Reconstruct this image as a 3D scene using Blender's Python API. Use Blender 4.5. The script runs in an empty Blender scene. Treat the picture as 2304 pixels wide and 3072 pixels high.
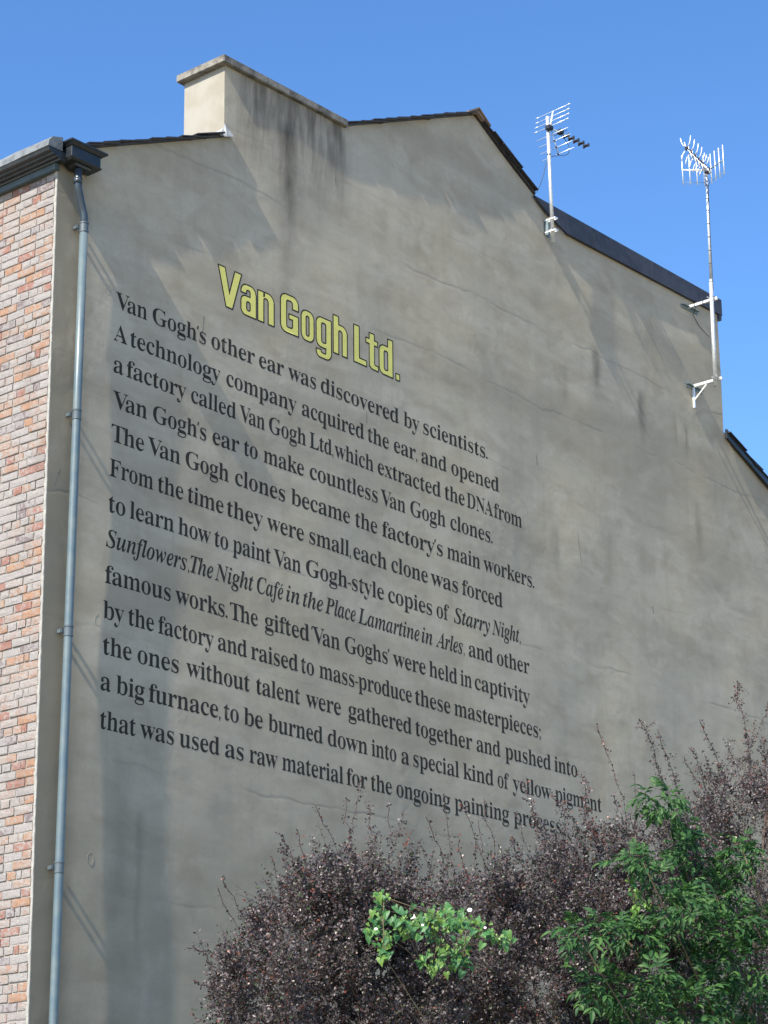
import bpy, bmesh, math, random
import numpy as np
from mathutils import Vector, Matrix
from mathutils.geometry import tessellate_polygon

# ------------------------------------------------------------------ camera, sky, sun
scene = bpy.context.scene
cam_data = bpy.data.cameras.new('camera')
cam = bpy.data.objects.new('camera', cam_data)
scene.collection.objects.link(cam)
RIGHT = Vector((0.6470769907, -0.7623329059, -0.0118282996))
DOWN = Vector((0.2333170907, 0.2127643523, -0.9488384824))
FWD = Vector((0.7258474381, 0.6112118053, 0.3155402425))
cm = Matrix((RIGHT, -DOWN, -FWD)).transposed().to_4x4()
cm.translation = Vector((-12.80187, -14.47447, 1.6))
cam.matrix_world = cm
cam_data.sensor_fit = 'HORIZONTAL'
cam_data.sensor_width = 36.0
cam_data.lens = 7219.034 / 2304 * 36.0
cam_data.clip_end = 2000
cam_data.clip_start = 0.1
scene.camera = cam

SUN_TRAVEL = Vector((11.0, 0.96, -11.0)).normalized()
to_sun = -SUN_TRAVEL
world = bpy.data.worlds.new('World')
scene.world = world
world.use_nodes = True
wn = world.node_tree
wn.nodes.clear()
sky = wn.nodes.new('ShaderNodeTexSky')
sky.sky_type = 'NISHITA'
sky.sun_disc = False
sky.sun_elevation = math.asin(to_sun.z)
sky.sun_rotation = math.atan2(to_sun.x, to_sun.y)
sky.altitude = 0
sky.air_density = 1.0
sky.dust_density = 0.7
sky.ozone_density = 3.0
bg = wn.nodes.new('ShaderNodeBackground')
bg.inputs['Strength'].default_value = 0.125
wo = wn.nodes.new('ShaderNodeOutputWorld')
# deepen the clear-sky blue: (sky / ref) ** 1.25 * ref, slightly more saturated
def vmath(op, a, val):
    x = wn.nodes.new('ShaderNodeVectorMath'); x.operation = op
    wn.links.new(a, x.inputs[0])
    if op == 'SCALE': x.inputs['Scale'].default_value = val
    else: x.inputs[1].default_value = (val, val, val)
    return x.outputs[0]
s1 = vmath('SCALE', sky.outputs[0], 1 / 3.0)
gm = wn.nodes.new('ShaderNodeGamma'); gm.inputs['Gamma'].default_value = 1.25
wn.links.new(s1, gm.inputs[0])
hs = wn.nodes.new('ShaderNodeHueSaturation'); hs.inputs['Saturation'].default_value = 1.1
wn.links.new(gm.outputs[0], hs.inputs['Color'])
s2 = vmath('SCALE', hs.outputs[0], 3.0)
wn.links.new(s2, bg.inputs[0])
wn.links.new(bg.outputs[0], wo.inputs[0])

sun_data = bpy.data.lights.new('sun', 'SUN')
sun_data.energy = 5.0
sun_data.angle = math.radians(0.53)
sun_data.color = (1.0, 0.925, 0.80)
sun = bpy.data.objects.new('sun', sun_data)
scene.collection.objects.link(sun)
sun.rotation_euler = SUN_TRAVEL.to_track_quat('-Z', 'Y').to_euler()
sun.location = (-20, -3, 25)

scene.view_settings.view_transform = 'Standard'
scene.view_settings.look = 'None'
scene.view_settings.exposure = 0.98
scene.view_settings.gamma = 1.0
scene.view_settings.use_curve_mapping = False
scene.cycles.max_bounces = 6
scene.cycles.diffuse_bounces = 3

rnd = random.Random(11)
rng = np.random.default_rng(7)
COL = scene.collection


# ------------------------------------------------------------------ helpers
class MB:
    """collects vertices and faces, then links them as one mesh object"""
    def __init__(s):
        s.v, s.f, s.m = [], [], []

    def add(s, vs, fs, mi=0):
        o = len(s.v)
        s.v += [tuple(v) for v in vs]
        s.f += [tuple(i + o for i in f) for f in fs]
        s.m += [mi] * len(fs)

    def box(s, a, b, mi=0):
        x0, y0, z0 = a
        x1, y1, z1 = b
        s.add([(x0, y0, z0), (x1, y0, z0), (x1, y1, z0), (x0, y1, z0), (x0, y0, z1), (x1, y0, z1), (x1, y1, z1), (x0, y1, z1)],
              [(0, 3, 2, 1), (4, 5, 6, 7), (0, 1, 5, 4), (1, 2, 6, 5), (2, 3, 7, 6), (3, 0, 4, 7)], mi)

    def bbox(s, a, b, r=0.004, mi=0):
        """box with chamfered edges"""
        bm = bmesh.new()
        bmesh.ops.create_cube(bm, size=1)
        for v in bm.verts:
            v.co = Vector([(a[i] + b[i]) / 2 + v.co[i] * (b[i] - a[i]) for i in range(3)])
        bmesh.ops.bevel(bm, geom=list(bm.edges), offset=r, segments=2, affect='EDGES')
        bm.verts.index_update()
        s.add([tuple(v.co) for v in bm.verts], [tuple(v.index for v in f.verts) for f in bm.faces], mi)
        bm.free()

    def prism(s, poly, axis, c0, c1, mi=0):
        """extrude a 2-D polygon along an axis; the other two axes in xyz order"""
        n = len(poly)
        def P(p, c):
            q = list(p)
            q.insert(axis, c)
            return tuple(q)
        vs = [P(p, c0) for p in poly] + [P(p, c1) for p in poly]
        fs = [tuple(range(n))[::-1], tuple(range(n, 2 * n))]
        fs += [(i, (i + 1) % n, n + (i + 1) % n, n + i) for i in range(n)]
        s.add(vs, fs, mi)

    def tube(s, pts, rad, n=10, mi=0, caps=True):
        pts = [Vector(p) for p in pts]
        if not isinstance(rad, (list, tuple)):
            rad = [rad] * len(pts)
        up = None
        rings = []
        for i, p in enumerate(pts):
            d = (pts[min(i + 1, len(pts) - 1)] - pts[max(i - 1, 0)]).normalized()
            if up is None:
                up = d.orthogonal().normalized()
            up = (up - d * up.dot(d))
            up = up.normalized() if up.length > 1e-6 else d.orthogonal().normalized()
            w = d.cross(up)
            rings.append([p + (up * math.cos(2 * math.pi * k / n) + w * math.sin(2 * math.pi * k / n)) * rad[i] for k in range(n)])
        vs = [v for r in rings for v in r]
        fs = []
        for i in range(len(rings) - 1):
            for k in range(n):
                a = i * n + k
                b = i * n + (k + 1) % n
                fs.append((a, b, b + n, a + n))
        if caps:
            fs.append(tuple(range(n))[::-1])
            fs.append(tuple(range(len(vs) - n, len(vs))))
        s.add(vs, fs, mi)

    def mesh(s, name, mats, smooth=False):
        me = bpy.data.meshes.new(name)
        me.from_pydata(s.v, [], s.f)
        for m in (mats if isinstance(mats, (list, tuple)) else [mats]):
            me.materials.append(m)
        me.polygons.foreach_set('material_index', s.m)
        if smooth:
            me.shade_smooth() if hasattr(me, 'shade_smooth') else None
        me.update()
        return me

    def build(s, name, mats, parent=None, smooth=False, flip=True):
        me = s.mesh(name, mats, smooth)
        if flip:
            bm = bmesh.new()
            bm.from_mesh(me)
            bmesh.ops.recalc_face_normals(bm, faces=bm.faces)
            bm.to_mesh(me)
            bm.free()
        return link(name, me, parent)


def link(name, me, parent=None):
    o = bpy.data.objects.new(name, me)
    COL.objects.link(o)
    if parent is not None:
        o.parent = parent
    return o


def tag(o, label=None, cat=None, group=None, kind=None):
    if label: o['label'] = label
    if cat: o['category'] = cat
    if group: o['group'] = group
    if kind: o['kind'] = kind
    return o


def empty(name, loc=(0, 0, 0)):
    o = bpy.data.objects.new(name, None)
    COL.objects.link(o)
    o.empty_display_size = 0.2
    o.location = loc
    return o


def world_parent(o, root):
    o.parent = root
    o.matrix_parent_inverse = Matrix.Translation(root.location).inverted()


class N:
    """small node-building helper"""
    def __init__(s, name):
        s.mat = bpy.data.materials.new(name)
        s.mat.use_nodes = True
        s.t = s.mat.node_tree
        s.t.nodes.clear()
        s.out = s.t.nodes.new('ShaderNodeOutputMaterial')
        s.b = s.t.nodes.new('ShaderNodeBsdfPrincipled')
        s.t.links.new(s.b.outputs[0], s.out.inputs[0])

    def n(s, typ, **kw):
        x = s.t.nodes.new(typ)
        for k, v in kw.items():
            setattr(x, k, v)
        return x

    def plug(s, x, sock):
        if isinstance(x, (int, float)):
            sock.default_value = x
        elif isinstance(x, tuple):
            if sock.type == 'RGBA' and len(x) == 3:
                x = x + (1,)
            sock.default_value = x
        else:
            s.t.links.new(x, sock)

    def math(s, op, a, b=0.0, c=0.0, clamp=False):
        x = s.n('ShaderNodeMath', operation=op, use_clamp=clamp)
        s.plug(a, x.inputs[0]); s.plug(b, x.inputs[1]); s.plug(c, x.inputs[2])
        return x.outputs[0]

    def mix(s, fac, a, b, blend='MIX'):
        x = s.n('ShaderNodeMix', data_type='RGBA', blend_type=blend)
        s.plug(fac, x.inputs[0]); s.plug(a, x.inputs[6]); s.plug(b, x.inputs[7])
        return x.outputs[2]

    def noise(s, vec, scale, detail=4.0, rough=0.55, dist=0.0):
        x = s.n('ShaderNodeTexNoise')
        s.plug(vec, x.inputs['Vector'])
        x.inputs['Scale'].default_value = scale
        x.inputs['Detail'].default_value = detail
        x.inputs['Roughness'].default_value = rough
        x.inputs['Distortion'].default_value = dist
        return x.outputs[0]

    def ramp(s, fac, lo, hi, clamp=True):
        x = s.n('ShaderNodeMapRange', clamp=clamp, interpolation_type='SMOOTHSTEP')
        s.plug(fac, x.inputs[0])
        x.inputs[1].default_value = lo
        x.inputs[2].default_value = hi
        return x.outputs[0]

    def pos(s):
        return s.n('ShaderNodeNewGeometry').outputs['Position']

    def scale(s, vec, sc):
        x = s.n('ShaderNodeMapping')
        s.plug(vec, x.inputs[0])
        x.inputs[3].default_value = sc
        return x.outputs[0]

    def sep(s, vec):
        x = s.n('ShaderNodeSeparateXYZ')
        s.plug(vec, x.inputs[0])
        return x.outputs

    def bump(s, h, dist, strength=1.0, normal=None):
        x = s.n('ShaderNodeBump')
        s.plug(h, x.inputs['Height'])
        x.inputs['Distance'].default_value = dist
        x.inputs['Strength'].default_value = strength
        if normal is not None:
            s.plug(normal, x.inputs['Normal'])
        return x.outputs[0]

    def set(s, **kw):
        names = {'color': 'Base Color', 'rough': 'Roughness', 'metal': 'Metallic', 'normal': 'Normal', 'spec': 'Specular IOR Level'}
        for k, v in kw.items():
            s.plug(v, s.b.inputs[names[k]])
        return s.mat


# ------------------------------------------------------------------ materials
def render_nodes(m):
    """cement render: returns (colour, normal) sockets, all from world position"""
    p = m.pos()
    xyz = m.sep(p)
    X, Z = xyz[0], xyz[2]
    big = m.noise(m.scale(p, (0.5, 0.5, 0.75)), 1.0, 3.0, 0.5)
    mid = m.noise(m.scale(p, (1.0, 1.0, 1.6)), 2.1, 5.0, 0.6, 0.4)
    fine = m.noise(p, 22.0, 5.0, 0.65)
    grit = m.noise(p, 160.0, 2.0, 0.6)
    streak = m.noise(m.scale(p, (5.5, 5.5, 0.45)), 1.0, 4.0, 0.6, 0.25)
    trowel = m.noise(m.scale(p, (1.1, 1.1, 7.0)), 1.6, 4.0, 0.6, 0.5)
    patch = m.noise(m.scale(p, (1.5, 1.5, 2.4)), 1.3, 2.0, 0.5, 0.8)
    warm = (0.412, 0.362, 0.268)
    cool = (0.385, 0.352, 0.278)
    c = m.mix(m.ramp(big, 0.35, 0.65), cool, warm)
    c = m.mix(m.math('MULTIPLY', m.ramp(mid, 0.42, 0.70), 0.62), c, (0.285, 0.24, 0.175))
    c = m.mix(m.math('MULTIPLY', m.ramp(patch, 0.48, 0.66), 0.45), c, (0.48, 0.432, 0.345))
    c = m.mix(m.math('MULTIPLY', m.ramp(trowel, 0.46, 0.76), 0.24), c, (0.27, 0.23, 0.17))
    c = m.mix(m.math('MULTIPLY', m.ramp(streak, 0.46, 0.78), 0.26), c, (0.245, 0.205, 0.15))
    c = m.mix(m.math('MULTIPLY', m.ramp(fine, 0.45, 0.72), 0.42), c, (0.33, 0.288, 0.215))
    c = m.mix(m.math('MULTIPLY', m.ramp(grit, 0.45, 0.7), 0.18), c, (0.54, 0.48, 0.38))
    band = m.noise(m.scale(p, (0.16, 0.16, 1.15)), 1.0, 3.0, 0.55, 0.3)
    c = m.mix(m.math('MULTIPLY', m.ramp(band, 0.48, 0.66), 0.45), c, (0.27, 0.235, 0.175))
    c = m.mix(m.math('MULTIPLY', m.ramp(band, 0.46, 0.30), 0.35), c, (0.47, 0.425, 0.34))
    # horizontal lifts left by the plasterers' scaffold
    wob = m.math('MULTIPLY', m.math('SUBTRACT', m.noise(m.scale(p, (0.8, 0.8, 0.8)), 1.0, 4.0, 0.6), 0.5), 0.34)
    zz = m.math('ADD', Z, wob)
    lift_h = None
    for z0, amp in ((12.42, 0.4), (11.86, 0.9), (10.97, 0.85), (10.06, 0.4), (9.15, 0.3), (8.17, 1.0), (7.1, 0.3), (5.98, 0.9), (4.9, 0.5)):
        d = m.math('DIVIDE', m.math('SUBTRACT', zz, z0), 0.016)
        g = m.math('MULTIPLY', m.math('EXPONENT', m.math('MULTIPLY', m.math('MULTIPLY', d, d), -1.0)), amp)
        lift_h = g if lift_h is None else m.math('ADD', lift_h, g)
    gate = m.ramp(m.noise(m.scale(p, (0.9, 0.9, 1.2)), 1.0, 3.0, 0.6), 0.42, 0.60)
    lift = m.math('MULTIPLY', lift_h, gate)
    c = m.mix(m.math('MULTIPLY', lift, 0.42, clamp=True), c, (0.21, 0.20, 0.165))
    # drips and soot stains: (x, half width, z top, z bottom, strength)
    drips = ((3.00, 0.085, 13.2, 11.3, 1.0), (2.97, 0.15, 12.7, 10.2, 0.6), (3.35, 0.05, 13.2, 12.0, 0.6), (2.6, 0.08, 13.2, 12.3, 0.45),
             (3.72, 0.07, 13.2, 11.9, 0.65), (2.80, 0.04, 13.2, 12.2, 0.4), (3.55, 0.04, 13.2, 12.4, 0.45),
             (8.13, 0.075, 11.95, 11.20, 0.85), (9.04, 0.075, 11.65, 10.85, 0.85), (9.97, 0.04, 11.5, 10.95, 0.6), (9.75, 0.04, 11.55, 11.1, 0.4),
             (7.5, 0.09, 11.6, 10.9, 0.4), (8.2, 0.12, 9.9, 8.8, 0.35), (7.25, 0.06, 9.6, 8.9, 0.6), (10.1, 0.08, 10.6, 9.5, 0.45),
             (1.15, 0.05, 5.6, 3.6, 0.45), (0.95, 0.10, 6.0, 3.2, 0.35))
    tot = None
    xw = m.math('ADD', X, m.math('MULTIPLY', m.math('SUBTRACT', m.noise(m.scale(p, (3, 3, 1.5)), 1.0, 3.0, 0.6), 0.5), 0.16))
    for x0, w, zt, zb, st in drips:
        d = m.math('DIVIDE', m.math('SUBTRACT', xw, x0), w)
        g = m.math('EXPONENT', m.math('MULTIPLY', m.math('MULTIPLY', d, d), -1.0))
        zr = m.ramp(Z, zb, zb + (zt - zb) * 0.75)
        top = m.ramp(Z, zt + 0.12, zt - 0.08)
        g = m.math('MULTIPLY', m.math('MULTIPLY', g, zr), m.math('MULTIPLY', top, st))
        tot = g if tot is None else m.math('ADD', tot, g)
    tot = m.math('MULTIPLY', tot, m.math('ADD', m.math('MULTIPLY', m.ramp(m.noise(m.scale(p, (6, 6, 1.6)), 1.0, 4.0, 0.55), 0.25, 0.7), 0.6), 0.3))
    c = m.mix(m.math('MULTIPLY', tot, 0.85, clamp=True), c, (0.085, 0.075, 0.06))
    # soot under the chimney cap and weathering of the stack face
    sootx = m.math('MULTIPLY', m.ramp(X, 2.05, 2.5), m.ramp(X, 4.0, 3.75))
    soot = m.math('MULTIPLY', m.ramp(Z, 11.7, 13.1), sootx)
    soot = m.math('MULTIPLY', soot, m.ramp(m.noise(m.scale(p, (7, 7, 1.1)), 1.0, 4.0, 0.65), 0.25, 0.7))
    c = m.mix(m.math('MULTIPLY', soot, 0.95, clamp=True), c, (0.105, 0.09, 0.068))
    # darker strip beside the down pipe; painted-in shade towards the foot of the wall
    strip_foot_shade = m.math('ADD', m.math('MULTIPLY', m.ramp(X, 0.50, 0.16), 0.80), m.math('MULTIPLY', m.ramp(Z, 8.2, 3.8), 0.50))
    strip_foot_shade = m.math('MULTIPLY', strip_foot_shade, m.ramp(m.noise(m.scale(p, (2, 2, 1)), 1.5, 4.0, 0.6), 0.05, 0.5))
    c = m.mix(m.math('MINIMUM', strip_foot_shade, 0.85), c, (0.195, 0.172, 0.128))
    # relief
    h1 = m.noise(m.scale(p, (1.0, 1.0, 1.5)), 1.9, 2.0, 0.42, 0.15)
    h2 = m.noise(m.scale(p, (1.0, 1.0, 1.3)), 8.0, 3.0, 0.55)
    lump = m.ramp(m.noise(m.scale(p, (1.0, 1.0, 1.0)), 0.9, 2.0, 0.5), 0.52, 0.66)
    h3 = m.math('MULTIPLY', m.noise(p, 5.5, 3.0, 0.5, 0.3), lump)
    h = m.math('ADD', m.math('MULTIPLY', h1, 0.0045), m.math('ADD', m.math('MULTIPLY', h2, 0.0011), m.math('MULTIPLY', h3, 0.0045)))
    h = m.math('ADD', h, m.math('MULTIPLY', fine, 0.00035))
    h = m.math('ADD', h, m.math('MULTIPLY', lift, -0.0011))
    h = m.math('ADD', h, m.math('MULTIPLY', grit, 0.00008))
    nrm = m.bump(h, 1.0, 1.0)
    return c, nrm, p, fine, mid


def make_render_mat():
    m = N('cement_render')
    c, nrm, p, fine, mid = render_nodes(m)
    return m.set(color=c, normal=nrm, rough=0.86, spec=0.25)


def make_paint_mat(name, col, wear_col, wear):
    m = N(name)
    c, nrm, p, fine, mid = render_nodes(m)
    w = m.math('MULTIPLY', m.ramp(m.noise(p, 14.0, 5.0, 0.7), 0.5, 0.8), wear)
    k = m.mix(w, col, wear_col)
    chip = m.math('MULTIPLY', m.ramp(m.noise(p, 95.0, 3.0, 0.6), 0.66, 0.72), m.ramp(m.noise(p, 3.0, 3.0, 0.6), 0.42, 0.62))
    k = m.mix(m.math('MULTIPLY', chip, 0.8), k, c)
    k = m.mix(0.06, k, c, 'MIX')
    return m.set(color=k, normal=nrm, rough=0.8, spec=0.12)


M_RENDER = make_render_mat()
M_BLACK = make_paint_mat('black_sign_paint', (0.011, 0.012, 0.0125), (0.055, 0.056, 0.052), 0.40)
M_GREYINK = make_paint_mat('faded_sign_paint', (0.045, 0.05, 0.05), (0.14, 0.145, 0.14), 0.7)
M_YELLOW = make_paint_mat('yellow_sign_paint', (0.70, 0.655, 0.18), (0.58, 0.54, 0.19), 0.5)


def simple(name, col, rough=0.6, metal=0.0, var=0.25, scale=8.0, bump=0.0, col2=None, spec=0.5):
    m = N(name)
    p = m.pos()
    nz = m.noise(p, scale, 5.0, 0.6)
    c2 = col2 or tuple(x * (1 - var) for x in col)
    c = m.mix(m.ramp(nz, 0.35, 0.7), col, c2)
    kw = {}
    if bump:
        kw['normal'] = m.bump(m.noise(p, scale * 3, 5.0, 0.6), bump)
    return m.set(color=c, rough=rough, metal=metal, spec=spec, **kw)


M_CREAM = simple('cream_masonry_paint', (0.275, 0.262, 0.225), 0.8, var=0.2, scale=3.5, bump=0.002, col2=(0.235, 0.215, 0.17))
M_CAP = simple('weathered_concrete', (0.22, 0.205, 0.175), 0.9, scale=11.0, bump=0.004, col2=(0.085, 0.08, 0.07))
M_SLATE = simple('dark_slate', (0.014, 0.013, 0.020), 0.6, scale=20.0, bump=0.002, col2=(0.032, 0.026, 0.028))
M_TILE = simple('clay_ridge_tile', (0.23, 0.15, 0.105), 0.85, scale=18.0, bump=0.003, col2=(0.16, 0.12, 0.09))
M_LEAD = simple('weathered_lead', (0.15, 0.165, 0.17), 0.6, scale=14.0, bump=0.003, col2=(0.085, 0.095, 0.10))
M_LEADP = simple('pale_lead', (0.34, 0.35, 0.35), 0.6, scale=14.0, bump=0.003, col2=(0.20, 0.21, 0.22))
M_FELT = simple('dark_flashing', (0.040, 0.046, 0.066), 0.7, scale=9.0, bump=0.003, col2=(0.026, 0.030, 0.045))
M_GUTTER = simple('dark_gutter_paint', (0.010, 0.015, 0.020), 0.38, scale=16.0, bump=0.0015, col2=(0.022, 0.025, 0.028))
M_FASCIA = simple('grey_green_fascia_paint', (0.060, 0.085, 0.090), 0.45, scale=10.0, bump=0.001, col2=(0.048, 0.066, 0.070))
M_PIPE = simple('grey_blue_pipe', (0.080, 0.120, 0.145), 0.40, scale=6.0, bump=0.0006, col2=(0.115, 0.150, 0.158))
M_COLLAR = simple('grey_pipe_collar', (0.085, 0.110, 0.125), 0.4, scale=12.0)
M_GALV = simple('galvanised_steel', (0.62, 0.64, 0.65), 0.42, metal=0.55, scale=25.0, col2=(0.48, 0.50, 0.51))
M_ALU = simple('bright_aluminium', (0.80, 0.82, 0.83), 0.35, metal=0.4, scale=25.0, col2=(0.68, 0.70, 0.72))
M_ZINC = simple('dull_zinc_plate', (0.20, 0.26, 0.28), 0.5, metal=0.3, scale=25.0)
M_PLASTIC = simple('black_plastic', (0.016, 0.016, 0.022), 0.4, scale=20.0)
M_CABLE = simple('black_cable', (0.012, 0.012, 0.014), 0.5, scale=20.0)


def brick_mat(name, col, white, white_amt):
    m = N(name)
    p = m.pos()
    a = m.math('ADD', m.math('MULTIPLY', m.noise(p, 8.0, 6.0, 0.72, 0.8), 0.75), m.math('MULTIPLY', m.noise(p, 2.6, 3.0, 0.6), 0.25))
    b = m.noise(p, 34.0, 5.0, 0.7, 0.3)
    d = m.noise(p, 130.0, 3.0, 0.6)
    pit = m.noise(p, 75.0, 4.0, 0.7)
    soil = m.noise(m.scale(p, (3.0, 3.0, 1.0)), 1.0, 4.0, 0.6)
    c = m.mix(m.ramp(b, 0.3, 0.75), col, tuple(x * 0.66 for x in col))
    ww = m.ramp(m.math('ADD', m.math('MULTIPLY', a, 0.55), m.math('MULTIPLY', b, 0.45)), 0.590 - white_amt * 0.20, 0.645 - white_amt * 0.19)
    wc = m.mix(m.ramp(d, 0.35, 0.65), white, tuple(x * 0.76 for x in white))
    c = m.mix(m.math('MULTIPLY', ww, 0.9), c, wc)
    c = m.mix(m.math('MULTIPLY', m.ramp(pit, 0.56, 0.68), 0.7), c, tuple(x * 0.35 for x in col))
    c = m.mix(m.math('MULTIPLY', m.ramp(soil, 0.45, 0.75), 0.35), c, (0.15, 0.125, 0.11))
    h = m.math('ADD', m.math('MULTIPLY', b, 0.6), m.math('MULTIPLY', d, 0.4))
    return m.set(color=c, rough=0.92, normal=m.bump(h, 0.016), spec=0.15)


BRICK = [
    brick_mat('limewashed_brick', (0.27, 0.24, 0.235), (0.315, 0.298, 0.288), 0.92),
    brick_mat('pale_pink_brick', (0.30, 0.215, 0.185), (0.32, 0.30, 0.285), 0.80),
    brick_mat('orange_brick', (0.33, 0.20, 0.135), (0.32, 0.29, 0.265), 0.46),
    brick_mat('red_brick', (0.28, 0.145, 0.115), (0.315, 0.28, 0.262), 0.52),
    brick_mat('purple_grey_brick', (0.18, 0.145, 0.15), (0.31, 0.295, 0.29), 0.70),
    brick_mat('salmon_brick', (0.31, 0.205, 0.155), (0.32, 0.29, 0.27), 0.62),
]
BW = [0.33, 0.24, 0.10, 0.10, 0.07, 0.16]


def mortar_mat():
    m = N('lime_mortar')
    p = m.pos()
    a = m.noise(p, 30.0, 5.0, 0.65)
    c = m.mix(m.ramp(a, 0.35, 0.7), (0.320, 0.300, 0.275), (0.235, 0.218, 0.198))
    c = m.mix(m.math('MULTIPLY', m.ramp(m.noise(p, 7.0, 3.0, 0.6), 0.5, 0.7), 0.5), c, (0.34, 0.30, 0.24))
    return m.set(color=c, rough=0.95, normal=m.bump(m.noise(p, 70.0, 4.0, 0.7), 0.006), spec=0.15)


M_MORTAR = mortar_mat()
M_TRIM = simple('pale_render_edge', (0.30, 0.295, 0.27), 0.9, scale=25.0, bump=0.004, col2=(0.235, 0.23, 0.21))

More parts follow.
